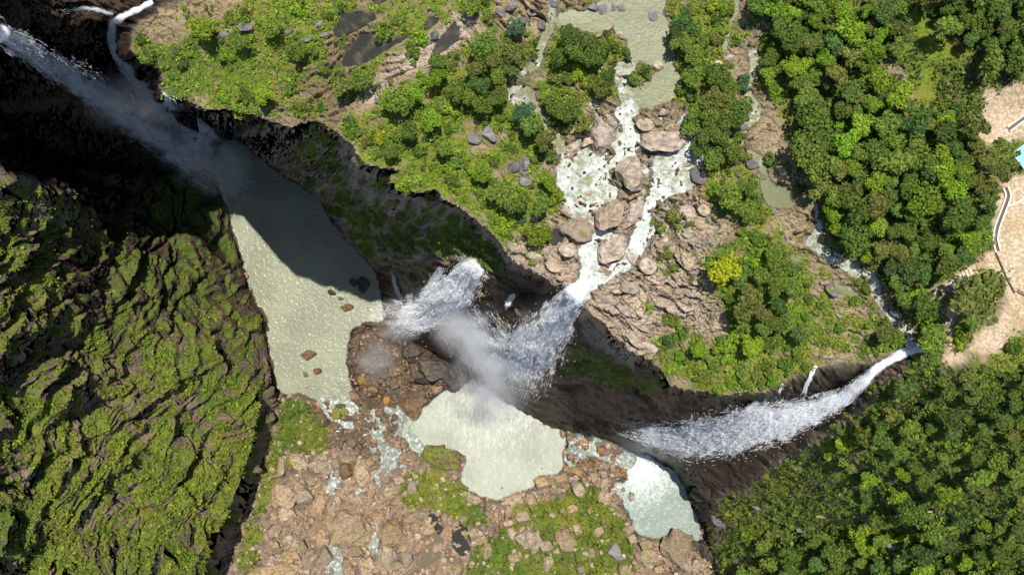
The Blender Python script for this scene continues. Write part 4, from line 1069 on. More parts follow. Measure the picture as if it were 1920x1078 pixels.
thicket('far_wood_understorey', 'smaller crowns filling the gaps of the wood beyond the glade', [(1722, -20), (1940, -20), (1940, 130), (1868, 140), (1838, 100), (1800, 88), (1770, 50)], 60, (9, 16), 'dmmo', 42, wood2)
thicket('hillside_thicket', 'mass of small tree crowns and shrubs on the steep hillside', [(1640, 715), (1760, 700), (1830, 686), (1940, 682), (1940, 1100), (1330, 1100), (1345, 1040), (1400, 990), (1440, 900), (1540, 830)], 360, (5, 15), 'ddmmob', 43, hill, 130, 0.85 * soft(inpoly([(1380, 880), (1500, 830), (1640, 800), (1660, 960), (1560, 985), (1400, 985)], wu, wv), 8))
thicket('plateau_thicket', 'small shrubs clustering between the plateau trees', [(a, b) for a, b, _ in RIM[10:70]] + [(1760, 640), (1660, 520), (1500, 330), (1450, -20), (330, -20)], 650, (4, 9.5), 'mmoobb', 44, [(1836, 561, 60)], 70,
        np.clip(1.15 - 1.2 * thick * (1 - wmask) + 3 * wmask + 3 * smask + 2 * sand, 0, 1))

rimp = np.array([(a, b) for a, b, _ in RIM[8:62]])
tr_ = np.random.default_rng(5).uniform(0, len(rimp) - 1.01, 900)
rk = tr_.astype(int); ru = rimp[rk, 0] + (rimp[rk + 1, 0] - rimp[rk, 0]) * (tr_ - rk); rv = rimp[rk, 1] + (rimp[rk + 1, 1] - rimp[rk, 1]) * (tr_ - rk)
rimd = np.ones(U.shape)
for a_, b_ in zip(ru, rv):
    if 1030 < a_ < 1200: continue
    i0, i1 = np.searchsorted(vs, [b_ - 7, b_ + 9]); j0, j1 = np.searchsorted(us, [a_ - 9, a_ + 7])
    rimd[i0:i1, j0:j1] = 0.25
thicket('rim_shrubs', 'small shrubs hanging over the plateau rim', [(240, 40), (800, 200), (1100, 450), (1540, 640), (1540, 760), (1100, 760), (700, 480), (240, 240)], 190, (3.5, 8.5), 'mmobb', 46, [], 60, rimd)
thicket('cliff_shrubs', 'small shrubs dotted over the mossy cliff', [(-20, 320), (130, 350), (200, 600), (420, 700), (480, 780), (430, 930), (360, 1090), (-20, 1100)], 330, (3.5, 8), 'mmoob', 45, [], 50, np.clip(1.1 - mg_(moss), 0, 1))
# ---- screw-leaved rosettes clinging to the far cliff and the hillside
def rosette_mesh(seed):
    r = random.Random(seed); V_, F_ = [], []
    for k in range(17):
        a = 2.4 * k + r.uniform(-0.2, 0.2); L = r.uniform(0.7, 1.0); w = 0.075; e = 0.75 - 0.028 * k
        ca_, sa = math.cos(a), math.sin(a); o = len(V_)
        for t, ww, hh in ((0.05, 0.6, 0.05), (0.5, 1.0, 0.45 * e + 0.05), (1.0, 0.08, 0.25 * e - 0.12)):
            V_ += [(ca_ * t * L - sa * w * ww, sa * t * L + ca_ * w * ww, hh), (ca_ * t * L + sa * w * ww, sa * t * L - ca_ * w * ww, hh)]
        F_ += [(o, o + 1, o + 3, o + 2), (o + 2, o + 3, o + 5, o + 4)]
    return mesh_np('rosette_plant', V_, F_, False, [LEAF['b' if seed % 2 else 'm']])
ROS = [rosette_mesh(k) for k in range(4)]
ros = []
for u, v, r in [(112, 832, 13), (49, 842, 11), (10, 861, 10), (84, 998, 12), (151, 924, 11), (128, 931, 12), (42, 1061, 14), (137, 900, 10), (123, 728, 10), (84, 733, 11), (294, 966, 9), (116, 761, 9), (60, 980, 9), (18, 790, 9),
                (100, 530, 10), (162, 640, 9), (40, 640, 9), (200, 1010, 9), (25, 935, 9), (322, 945, 8), (90, 880, 9), (175, 868, 8), (235, 918, 8), (1692, 892, 9), (1330, 703, 9), (60, 700, 9), (210, 760, 8), (150, 1040, 9)]:
    zg = float(zground(u, v)); s = K * (CAM - zg)
    o = link('rosette_plant', random.choice(ROS)); p = P(np.array(u), np.array(v), zg + 0.6)
    o.location = p.tolist(); o.rotation_euler = (random.uniform(-0.3, 0.3), random.uniform(-0.1, 0.5) if u < 600 else 0, random.uniform(0, 6.28)); o.scale = (r * s,) * 3
    w = 'on the mossy cliff top' if v < 800 else ('low on the mossy cliff' if v > 950 else 'halfway down the mossy cliff')
    if u > 1000: w = 'on the hillside rock ledge' if u > 1500 else 'on the southern cliff rim'
    ros.append((o, u, v, 'spiky', 'rosette plant', 'rosette plants', w))
give_labels(ros, 'plant')

# ---- low growth nobody could count
def scatter(name, label, mask, n, k, size, mats, seed, spread=1.0, lift=0.3):
    """n tufts of k leaf clumps where mask (0..1 over the sheet) allows; size in photo pixels"""
    r = np.random.default_rng(seed)
    u = r.uniform(-20, 1940, n * 6); v = r.uniform(-20, 1100, n * 6)
    keep = r.uniform(size=len(u)) < samp(mask, u, v)
    u, v = u[keep][:n], v[keep][:n]
    i, j = grid_idx(u, v)
    base = np.stack([bil(XT[..., q], i, j) for q in range(3)], -1); nn = np.stack([bil(n2[..., q], i, j) for q in range(3)], -1)
    s = K * (CAM - base[:, 2])
    ts = r.uniform(0.6, 1.5, len(u)) ** 1.5
    base = np.repeat(base, k, 0); nn = np.repeat(nn, k, 0); s = np.repeat(s * ts, k)
    off = r.normal(size=base.shape) * (s * size * 0.9 * spread)[:, None]; off[:, 2] = np.abs(off[:, 2]) * 0.7
    pos = base + off + np.array([0, 0, 1]) * (s * size * lift)[:, None]
    vv = leaf_quads(pos, nn * 0.5 + r.normal(size=pos.shape) * 0.45 + np.array([0, 0, 0.4]), s * size * r.uniform(0.5, 1.1, len(pos)), r)
    f = np.arange(len(vv)).reshape(-1, 4)
    me = mesh_np(name, vv, f, False, mats)
    mi = np.repeat(r.integers(0, len(mats), len(f) // k + 1), k)[:len(f)].astype(np.int32)
    me.polygons.foreach_set('material_index', mi)
    return tag(link(name, me), label, kind='stuff')
mg = sstep(0.42, 0.7, moss)
scatter('plateau_scrub', 'low green scrub growing between the plateau rocks', mP * np.clip(mg * 0.8 + 0.4 * thick, 0, 1) * (1 - WOODF) * (1 - wmask) * (1 - smask), 15000, 4, 1.9, [LEAF['m'], LEAF['b'], LEAF['o']], 21)
scatter('wood_undergrowth', 'dense undergrowth filling the gaps of the wood', mP * WOODF * (1 - sand) * (1 - GLADE) * (1 - wmask) * (1 - 0.8 * DITCH), 9000, 5, 2.6, [LEAF['d'], LEAF['m'], LEAF['o']], 22, 1.1, 0.5)
scatter('hillside_undergrowth', 'dense leafy undergrowth covering the steep hillside', mS * np.clip(mg + 0.25, 0, 1), 16000, 4, 2.3, [LEAF['m'], LEAF['b'], LEAF['d'], LEAF['o']], 23, 1.0, 0.4)
scatter('cliff_herbs', 'small ferns and herbs carpeting the mossy cliff', mF * mg * (1 - 0.8 * FW), 20000, 4, 2.0, [LEAF['m'], LEAF['o'], LEAF['b'], LEAF['o']], 24)
scatter('wall_ferns', 'ferns hanging on the wet gorge walls', mW * mg * (1 - GOR), 9000, 4, 2.0, [LEAF['m'], LEAF['b'], LEAF['b'], LEAF['o']], 25)  # brighter leaf colours stand in for sunlight the walls do not get
scatter('riverbed_herbs', 'bright green herbs growing between the riverbed boulders', mB * mg * (1 - np.clip(pools + shm, 0, 1)), 9000, 4, 1.9, [LEAF['b'], LEAF['o'], LEAF['m']], 26)
# ------------------------------------------------------------------ boulders
def boulder_mesh(seed, mat, sub=2, cuts=13, rough=0.05):
    bm = bmesh.new()
    bmesh.ops.create_icosphere(bm, subdivisions=sub, radius=1.0)
    co = np.array([v.co[:] for v in bm.verts])
    r = np.random.default_rng(seed)
    co *= 1.18
    for k in range(cuts):
        n = r.normal(size=3); n[2] *= 0.8; n /= np.linalg.norm(n)
        d = r.uniform(0.5, 0.92)
        e = co @ n - d
        co -= np.clip(e, 0, None)[:, None] * n
    n = np.array([r.uniform(-0.25, 0.25), r.uniform(-0.25, 0.25), 1.0]); n /= np.linalg.norm(n)
    co -= np.clip(co @ n - r.uniform(0.45, 0.7), 0, None)[:, None] * n
    co += rough * np.stack([perlin(co[:, (q + 1) % 3] * 2.3 + seed, co[:, q] * 2.3 + 3 * q) for q in range(3)], -1)
    if sub >= 3:
        co += 0.09 * np.stack([perlin(co[:, (q + 1) % 3] * 6 + seed, co[:, q] * 6 + 3 * q) for q in range(3)], -1)
        st = co[:, 2] * 0.8 + co[:, 0] * 0.5
        co += (0.06 * np.sign(np.sin(st * 14 + seed)))[:, None] * co * np.array([1, 1, 0.2])
    for v, c in zip(bm.verts, co):
        v.co = c
    me = bpy.data.meshes.new('boulder')
    bm.to_mesh(me); bm.free()
    me.materials.append(mat)
    return me
BM = {}
def bmesh_for(c, bigp):
    key = (c, bigp)
    if key not in BM:
        mat = M[{'r': 'boulder', 'w': 'wet_boulder', 'o': 'orange_boulder', 'k': 'dark_boulder', 'g': 'grey_boulder', 't': 'tan_boulder', 's': 'mossy_boulder'}[c]]
        BM[key] = [boulder_mesh(len(BM) * 31 + k, mat, 3 if bigp else 2, 15 if bigp else 11, 0.16 if bigp else 0.07) for k in range(5)]
    return random.choice(BM[key])
BN = {'r': 'red brown', 'w': 'wet brown', 'o': 'orange brown', 'k': 'dark wet', 'g': 'grey', 't': 'tan', 's': 'mossy'}
boul = []
def bzone(u, v):
    if v < 215: return 'in the upper river'
    if v < 520 and u > 900: return 'in the white rapids'
    if v < 600 and u > 720: return 'on the plateau'
    if v < 720 and u < 656: return 'in the grey green pool'
    if u < 880 and 590 < v < 760 and u > 656: return 'on the wet bank by the falls'
    if v < 870 and u < 800: return 'in the shallow stream' if u > 600 else 'on the mossy bank'
    if u > 1400: return 'on the wooded hillside'
    if u > 1290: return 'at the foot of the hillside'
    if v < 900 and u > 1040: return 'between the two pale pools'
    if u > 1180 and v < 960: return 'standing in the glittering pool'
    if u > 1150: return 'below the glittering pool'
    if v < 925 and u > 850: return 'on the edge of the pale pool'
    if u < 560: return 'near the mossy cliff'
    if u < 700: return 'along the riverbed stream'
    if u < 800: return 'in the mid riverbed'
    if u < 950: return 'around the small puddles'
    return 'in the mossy riverbed' if v > 985 else 'below the pale pool'
def boulder(u, v, rx, ry, ang=0, c='r', hz=None, sink=0.25, label=None, water=None):
    zg = float(zground(u, v)) if water is None else water
    s = K * (CAM - zg)
    hz = hz or 0.85 * min(rx, ry) * random.uniform(0.8, 1.15)
    o = link('boulder', bmesh_for(c, max(rx, ry) >= 18))
    p = P(np.array(u * 1.0), np.array(v * 1.0), zg + hz * s * (0.5 - sink))
    o.location = p.tolist()
    o.rotation_euler = (0, 0, -math.radians(ang)); o.scale = (rx * s * 1.2, ry * s * 1.2, hz * s * 1.3)
    if label: tag(o, label, 'boulder')
    else:
        m = max(rx, ry)
        boul.append((o, u, v, BN[c] + (' big' if m >= 16 else (' small' if m < 7 else '')), 'boulder', 'boulders', bzone(u, v)))
    return o
BIG = [(663, 988, 34, 41, 5, 'r', 'largest pale red boulder of the riverbed beside the white streamlet'), (833, 864, 39, 21, 5, 's', 'broad mossy brown rock reaching into the pale pool'),
       (774, 765, 18, 21, -20, 'w', 'striped wet brown boulder at the edge of the pale pool'), (578, 666, 14, 8, -15, 'w', 'lone brown wedge of rock amid the grey green pool'),
       (988, 1003, 23, 25, 0, 'r', 'big squarish brown boulder with a dark left edge in the mossy riverbed'), (1058, 1010, 22, 22, 0, 'r', 'big pale pink boulder notched on its lower side in the mossy riverbed'),
       (1265, 1032, 32, 27, 0, 'r', 'widest red boulder right below the glittering pool'), (517, 1068, 44, 18, -12, 'r', 'long pale slab at the lower edge near the cliff foot'),
       (963, 933, 26, 14, -20, 'r', 'long tilted slab on the lower shore of the pale pool'), (1240, 264, 42, 22, 15, 't', 'long tan rock splitting the rapids in two'),
       (1180, 322, 34, 34, 0, 't', 'big blocky tan rock between the two white pools'), (1127, 262, 27, 30, 0, 't', 'dark tan rock left of the narrow white chute'),
       (1187, 403, 16, 27, 28, 't', 'upright angular slab beside the lower chute'), (1140, 405, 27, 24, 0, 't', 'cracked tan rock below the left white pool'),
       (1144, 467, 28, 24, 0, 't', 'cracked tan rock between the last two chutes'), (1084, 433, 28, 21, 0, 't', 'grey brown ledge left of the last chutes'),
       (629, 775, 8, 13, 5, 's', 'taller of two mossy boulders in the shallow stream'), (646, 775, 7, 11, 0, 's', 'smaller of two mossy boulders in the shallow stream'),
       (665, 742, 10, 15, -40, 'o', 'orange brown slanting slab at the outlet of the grey green pool'), (669, 644, 8, 18, 12, 'w', 'tall olive brown slab on the pool edge by the wet bank')]
for u, v, rx, ry, a, c, lab in BIG:
    wz = ZL if lab.startswith('lone') else None
    boulder(u, v, rx, ry, a, c, label=lab, water=wz)
LIST = '''535 937 24 18 -20 r,528 919 16 11 -35 r,599 869 20 17 0 r,559 864 18 14 0 r,529 873 9 17 5 r,572 933 15 14 0 r,541 966 15 16 0 r,515 970 10 10 0 r,548 1041 17 10 5 r,610 1039 13 16 0 r,606 1005 14 16 0 r,652 1056 13 11 0 r,667 1032 16 12 0 r,
654 884 14 15 20 w,680 893 17 17 0 r,567 1023 9 12 0 r,599 979 18 10 -15 r,672 935 17 9 0 r,603 937 12 12 0 r,622 1014 8 8 0 r,599 1052 7 9 0 r,685 1063 18 13 30 r,517 1021 8 7 0 r,541 1017 8 5 0 r,634 937 6 9 0 r,632 1065 8 11 0 r,585 905 9 8 0 r,640 1020 6 7 0 g,
741 999 21 26 0 r,803 992 16 13 0 r,723 1047 14 18 0 r,763 1045 12 15 0 r,783 966 20 10 -20 r,774 911 12 12 0 r,914 1034 10 12 20 r,891 937 14 7 0 r,873 926 13 7 0 r,871 999 7 5 0 r,888 995 8 5 0 r,907 1012 8 7 0 r,750 902 10 10 0 r,715 950 9 7 0 r,700 1010 7 8 0 r,745 1062 14 10 0 r,
979 968 16 13 0 r,1029 1054 9 15 20 r,961 1001 9 9 0 r,1023 1023 14 12 0 r,963 1045 12 10 0 r,1109 1034 9 9 0 r,1151 1030 12 16 -30 g,1173 1067 14 10 0 r,1014 904 14 12 0 r,1051 897 13 9 0 r,1084 915 15 13 0 r,1016 880 8 10 0 o,1033 862 8 6 0 r,1082 882 14 10 0 o,1133 906 9 13 20 r,1137 930 10 11 0 r,
1170 882 9 7 0 o,1122 994 13 8 -30 r,1081 990 7 10 0 r,939 913 6 5 0 r,1185 930 6 8 0 r,1167 917 5 7 0 r,996 939 10 10 0 r,954 981 10 7 0 r,1089 1067 7 9 0 r,1071 1061 5 7 0 r,1131 887 10 6 35 r,1073 955 10 9 0 r,1210 1021 13 11 0 r,1185 1010 9 10 0 r,1210 1047 20 16 0 r,1179 990 11 9 0 r,
1327 1030 22 13 40 k,1316 930 15 14 0 k,1351 970 14 14 0 g,1357 1041 6 5 0 g,1302 1021 13 8 0 k,1290 1060 14 10 0 r,1240 1068 14 9 0 r,1305 1055 9 8 0 r,597 696 7 6 0 w,579 722 10 6 0 o,573 702 5 4 0 w,651 800 6 5 0 o,622 809 5 5 0 o,665 829 10 10 0 w,676 780 6 4 0 o,667 604 10 4 0 w,642 809 4 7 0 w,613 756 6 6 0 w,558 739 6 5 0 w,754 814 4 4 0 o,
789 740 8 9 0 w,782 660 30 20 20 k,809 690 24 16 25 k,842 706 24 17 25 k,790 704 22 13 30 k,738 618 10 16 10 k,820 729 11 8 0 o,684 534 11 12 0 k,664 530 8 8 0 k,622 549 6 6 0 k,639 560 5 3 0 k,649 577 10 6 0 w,690 640 9 8 0 k,705 660 10 8 0 k,720 700 9 7 0 w,740 720 10 8 0 w,700 730 12 9 0 o,725 750 10 8 0 o,755 745 9 8 0 w,680 712 9 7 0 o,
1056 810 8 8 0 o,1070 821 8 7 0 o,1061 848 7 7 0 o,1109 852 9 5 0 o,1163 842 10 9 0 w,1193 864 4 7 20 w,1147 860 8 8 0 o,1090 830 6 5 0 o,1100 838 5 5 0 o,1125 845 6 5 0 o,1135 832 5 4 0 o,1180 868 6 6 0 o,1065 880 8 6 0 o,1100 870 8 6 0 o,1118 872 7 6 0 o,1150 882 8 6 0 o,
1147 227 22 7 40 t,1074 280 20 13 -40 t,1070 344 10 6 0 t,1107 363 10 8 0 t,1164 450 15 16 0 t,1187 483 9 10 0 t,1234 123 8 6 0 t,1231 160 12 5 -35 t,1170 72 9 4 25 t,1134 57 16 5 -35 t,1174 127 5 4 0 g,1100 265 12 9 -30 t,1210 235 14 10 0 t,1258 240 12 9 0 t,1245 210 11 8 0 t,1130 505 7 7 0 t,1115 508 6 5 0 t,1140 512 6 7 0 t,
1105 520 6 5 0 g,1222 300 8 6 0 t,1290 308 9 6 0 t,1215 190 6 5 0 t,1240 178 6 7 0 t,1207 175 8 9 0 t,1160 62 7 5 0 t,1130 18 13 9 0 g,1112 12 9 8 0 g,1150 12 10 8 0 g,1165 14 11 7 0 g,1225 30 8 13 10 g,1310 330 12 14 0 g,1060 390 9 8 0 t,1000 410 8 7 0 t,985 305 11 12 0 g,965 312 14 9 -10 g,983 322 8 8 0 g,986 342 10 9 0 g,
915 250 10 16 -35 g,890 260 11 10 0 g,1020 470 12 9 0 t,1000 480 14 9 20 t,1040 500 14 9 15 t,1010 505 11 7 15 t,1065 470 14 10 0 t,1075 500 13 8 0 t,1060 520 12 7 0 t,1240 460 9 7 0 t,1215 500 14 12 0 t,1240 520 10 7 0 t,1180 540 18 9 25 t,1140 560 22 11 25 t,1170 580 18 8 30 t,1200 610 16 7 30 t,1190 640 18 7 35 t,1220 650 15 7 35 t,
1290 400 14 12 0 t,1310 420 14 9 30 t,1320 395 10 9 0 t,1290 440 12 8 30 t,1270 545 9 7 0 t,1240 570 10 7 20 t,1260 580 9 6 0 t,1330 450 8 5 0 g,1310 460 7 4 0 g,1040 8 9 7 0 g,1000 25 10 7 0 g,985 40 9 7 0 g,1015 50 7 6 0 g,960 10 12 7 -20 g,940 25 10 6 30 g,1395 240 8 7 0 g,1410 310 10 9 0 g,1430 330 7 6 0 g,1560 545 12 8 30 g,1545 530 7 5 0 t,
1450 395 6 5 0 g,1660 570 14 6 35 g,1680 590 12 5 35 g,1365 110 9 7 0 t,1345 118 8 6 0 t,1420 62 8 6 0 g,815 66 9 8 0 g,708 188 6 5 0 g,540 60 9 4 -20 g,575 75 14 4 -25 g,610 65 9 4 -25 g,600 45 10 4 -25 g,462 50 12 9 -20 g,420 65 12 5 -20 g,905 548 16 12 0 s,942 598 19 13 10 k,1000 628 13 9 0 k,975 585 12 6 20 k,780 520 12 8 0 k,822 545 10 12 0 k,845 530 9 12 0 s,870 590 8 6 0 k'''
for it in LIST.replace('\n', '').split(','):
    u, v, rx, ry, a, c = it.split(); u, v, rx, ry, a = map(float, (u, v, rx, ry, a))
    boulder(u, v, rx * 1.05, ry * 1.05, a, c, water=(ZL if (u < 656 and 500 < v < 720) or (u < 700 and 500 < v < 590) else (ZR if 1178 < u < 1200 and 900 < v < 960 else None)))
# pale ledges on the wooded hillside
for u, v, rx, ry, a in [(1440, 952, 22, 5, 8), (1495, 962, 24, 5, 4), (1560, 968, 26, 4, 2), (1625, 966, 24, 4, -2), (1700, 962, 22, 4, -4), (1765, 958, 24, 4, 0), (1830, 966, 20, 4, 6), (1690, 900, 26, 9, 12), (1740, 912, 22, 8, 8), (1655, 888, 14, 7, 30), (1620, 985, 18, 6, 50), (1680, 1020, 22, 9, 20), (1465, 1000, 16, 6, 10), (1510, 992, 18, 5, 4)]:
    boulder(u, v, rx, ry, a, 'g' if rx < 24 else 't', hz=6)
# small rubble of the riverbed: too many to count
r_ = np.random.default_rng(77)
def rubble(name, label, mask, n, rmin, rmax, mats, seed):
    r = np.random.default_rng(seed)
    u = r.uniform(420, 1420, n * 14); v = r.uniform(500, 1100, n * 14)
    k = r.uniform(size=len(u)) < samp(mask, u, v); u, v = u[k][:n], v[k][:n]
    bm = bmesh.new(); bmesh.ops.create_icosphere(bm, subdivisions=1, radius=1)
    b0 = np.array([x.co[:] for x in bm.verts]); f0 = np.array([[x.index for x in f.verts] for f in bm.faces]); bm.free()
    VV, FF = [], []
    for q in range(len(u)):
        zg = float(zground(u[q], v[q])); s = K * (CAM - zg)
        R = s * (rmin + (rmax - rmin) * r.uniform() ** 2.2)
        c = b0 * 1.15
        for _ in range(5):
            nn = r.normal(size=3); nn /= np.linalg.norm(nn)
            c = c - np.clip(c @ nn - r.uniform(0.5, 0.9), 0, None)[:, None] * nn
        a = r.uniform(0, 6.28); c = c * np.array([1, r.uniform(0.55, 1), 0.6]) * R
        x = c[:, 0] * math.cos(a) - c[:, 1] * math.sin(a); y = c[:, 0] * math.sin(a) + c[:, 1] * math.cos(a)
        p = P(u[q], v[q], zg + 0.15 * R)
        VV.append(np.stack([x, y, c[:, 2]], -1) + p); FF.append(f0 + len(b0) * q)
    me = mesh_np(name, np.concatenate(VV), np.concatenate(FF), False, mats)
    mi = np.repeat(r.integers(0, len(mats), len(u)), len(f0)).astype(np.int32)
    me.polygons.foreach_set('material_index', mi)
    return tag(link(name, me), label, kind='stuff')
noP = 1 - np.clip(pools * 1.5, 0, 1)
rubble('riverbed_rubble', 'countless red brown stones covering the riverbed', mB * noP * (1 - 0.7 * GB) * (1 - WB) * (1 - 0.5 * shm), 1500, 1.6, 7.5, [M['boulder'], M['boulder'], M['tan_boulder']], 31)
rubble('wet_rubble', 'small wet brown stones below the falls', mB * noP * np.clip(WB + WB2 + 0.6 * shm, 0, 1), 1300, 1.4, 5, [M['wet_boulder'], M['orange_boulder'], M['dark_boulder'], M['orange_boulder']], 32)
give_labels(boul, 'boulder')
# ------------------------------------------------------------------ waterfalls: layered sheets of falling water hugging the rock
def spine_interp(sp, n):
    sp = np.array(sp, float)
    d = np.concatenate([[0], np.cumsum(np.hypot(np.diff(sp[:, 0]), np.diff(sp[:, 1])))])
    t = np.linspace(0, d[-1], n)
    o = np.stack([np.interp(t, d, sp[:, k]) for k in range(sp.shape[1])], -1)
    for k in range(sp.shape[1]):                       # round the corners
        for _ in range(3):
            o[1:-1, k] = 0.25 * o[:-2, k] + 0.5 * o[1:-1, k] + 0.25 * o[2:, k]
    return o, t
ZM_ = ZT.copy()
for k_ in (1, 2, 4):
    for ax_ in (0, 1):
        ZM_ = np.maximum(ZM_, np.maximum(np.roll(ZM_, k_, ax_), np.roll(ZM_, -k_, ax_)))
ZM_ = np.where(sP > 0.3, ZT, np.minimum(ZM_, ZT + 9.0))
ZF = blur(ZM_, 3)
for pm_, pz_ in ((pmL, ZL), (pmM, ZM), (pmR, ZR)):
    ZF = np.where(blur(pm_.astype(float), 2) > 0.05, np.maximum(ZF, pz_ + 0.6), ZF)
def flecks(root, name, U_, V_, Z_, du, dv, ln, wd, al, tilt, seed):
    """soft flecks of white water at pixel (U_, V_), height Z_, drawn out along the flow (du, dv)"""
    r = np.random.default_rng(seed)
    n = len(U_)
    pos = P(U_, V_, Z_); s = K * (CAM - Z_)
    t = np.stack([du, -dv, r.normal(size=n) * tilt], -1); t /= np.linalg.norm(t, axis=1, keepdims=True)
    up = np.stack([r.normal(size=n) * tilt, r.normal(size=n) * tilt + 0.25, np.ones(n)], -1)
    b = np.cross(up, t); b /= np.linalg.norm(b, axis=1, keepdims=True)
    L = (ln * s)[:, None]; W = (wd * s)[:, None]
    v = np.stack([pos - t * L - b * W, pos + t * L - b * W, pos + t * L + b * W, pos - t * L + b * W], 1).reshape(-1, 3)
    me = mesh_np(name, v, np.arange(4 * n).reshape(-1, 4), False, [M['falls']])
    o = link(name, me, root)
    o['kind'] = 'stuff'
    return o

def fall(label, spine, n, lift, cover, strands=14, size=(4, 0.42), ends=(0.03, 0.25), spread=0.10, seed=0, veil=0.6, jag=1.0):
    """spine: (u, v, half width in pixels). Water runs in strands down the rock, each a string of drops drawn out along the flow, with fine drops round them."""
    r = np.random.default_rng(900 + seed)
    o, t = spine_interp(spine, 200)
    du = np.gradient(o[:, 0]); dv = np.gradient(o[:, 1]); dl = np.hypot(du, dv) + 1e-6
    du, dv = du / dl, dv / dl
    root = link('waterfall', None)
    x0 = r.uniform(-0.92, 0.92, strands); st_ = r.uniform(0.3, 1.0, strands) ** 1.2; s0 = r.uniform(-0.4, 0.3, strands); s1 = r.uniform(0.6, 1.6, strands)
    m = 30; X01 = np.linspace(-1, 1, m)
    for q in range(3):
        w = o[:, 2] * (0.9 + 0.2 * q)
        uu = o[:, 0][:, None] - dv[:, None] * w[:, None] * X01; vv = o[:, 1][:, None] + du[:, None] * w[:, None] * X01
        uu = uu + 4.0 * perlin(uu / 17 + seed, vv / 17 + q); vv = vv + 4.0 * perlin(uu / 17, vv / 17 + q + seed)
        gi, gj = grid_idx(uu, vv)
        zz = bil(ZF, gi, gj) + (0.2 + 0.35 * q) * lift * np.clip(w / 22, 0.12, 1)[:, None] * (0.55 + 0.45 * (1 - X01 ** 2))
        tt = (t / t[-1])[:, None] + 0 * X01
        al = (1 - np.abs(X01) ** 2.0)[None] * sstep(0, ends[0], tt) * sstep(1.0, 1 - ends[1] * 1.3, tt) * (0.45 + 0.75 * cover) * (1 - 0.15 * q)
        al = al * np.clip(0.9 + 0.9 * fbm(uu / 40 + seed, vv / 40 + 3 * q, 3), 0.2, 1.3)
        ix = np.arange(200 * m).reshape(200, m)
        me = mesh_np('water_sheet', P(uu, vv, zz).reshape(-1, 3), np.stack([ix[:-1, :-1], ix[:-1, 1:], ix[1:, 1:], ix[1:, :-1]], -1).reshape(-1, 4), True, [M['sheet']])
        vcol(me, 'fa', np.stack([al, np.full(al.shape, 0.13 * q + 0.017 * seed), 0 * al], -1).reshape(-1, 3))
        uvv = np.stack([w[:, None] * X01 * 0.3, t[:, None] * 0.3 + 0 * X01], -1).reshape(-1, 2)
        li = np.zeros(len(me.loops), np.int32); me.loops.foreach_get('vertex_index', li)
        me.uv_layers.new(name='UVMap').data.foreach_set('uv', uvv[li].astype(np.float32).ravel())
        link('water_sheet', me, root)
    for part, cnt in (('strands', n), ('fine_drops', int(n * veil))):
        if cnt < 5: continue
        wc = o[:, 2] ** 0.8 * 1.0                                  # more drops where the fall is wide
        T = np.interp(r.uniform(0, 1, cnt), np.concatenate([[0], np.cumsum(wc) / wc.sum()]), np.linspace(0, 1, 201))
        k = r.integers(0, strands, cnt)
        if part == 'fine_drops':
            x = r.normal(size=cnt) * 0.62; a = cover * 0.8 * sstep(1.8, 0.2, np.abs(x)); ln = r.uniform(0.4, 1.4, cnt); wd = r.uniform(0.10, 0.24, cnt)
        else:
            x = x0[k] + 0.30 * jag * perlin(T * 5 + 7.7 * k, k * 3.1 + seed) + 0.12 * jag * perlin(T * 16 + 7.7 * k, k * 3.1) + r.normal(size=cnt) * spread
            a = cover * st_[k] * sstep(s0[k] - 0.08, s0[k] + 0.05, T) * sstep(s1[k] + 0.15, s1[k] - 0.15, T) * sstep(1.3, 0.75, np.abs(x))
            ln = size[0] * r.uniform(0.3, 1.2, cnt); wd = size[1] * r.uniform(0.3, 0.9, cnt)
        i = T * 199
        ii = np.clip(i.astype(int), 0, 198)
        w = np.interp(i, np.arange(200), o[:, 2])
        uu = np.interp(i, np.arange(200), o[:, 0]) - dv[ii] * w * x; vv = np.interp(i, np.arange(200), o[:, 1]) + du[ii] * w * x
        uu = uu + 3.0 * perlin(uu / 15 + seed, vv / 15); vv = vv + 3.0 * perlin(uu / 15, vv / 15 + seed)
        patch = fbm((uu * du[ii] + vv * dv[ii]) / 46 + seed, (uu * dv[ii] - vv * du[ii]) / 11 + seed, 4)
        a = a * sstep(0, ends[0], T) * sstep(1.0, 1 - ends[1], T) * np.clip(0.62 + 1.7 * patch, 0.03, 1.4)
        kp = r.uniform(size=cnt) < a
        uu, vv, w, T, ii, ln, wd = uu[kp], vv[kp], w[kp], T[kp], ii[kp], ln[kp], wd[kp]
        gi, gj = grid_idx(uu, vv)
        zz = bil(ZF, gi, gj) + r.uniform(0.3, 1, len(uu)) * lift * np.clip(w / 22, 0.15, 1) * (1.6 if part == 'fine_drops' else 1.0)
        sc_ = np.clip(w / 18, 0.6, 1.25)
        jt = r.normal(size=(2, len(uu))) * 0.16
        flecks(root, part, uu, vv, zz, du[ii] + jt[0], dv[ii] + jt[1], ln * sc_, wd * sc_, None, 0.22, 50 + seed)
    return tag(root, label, 'waterfall')

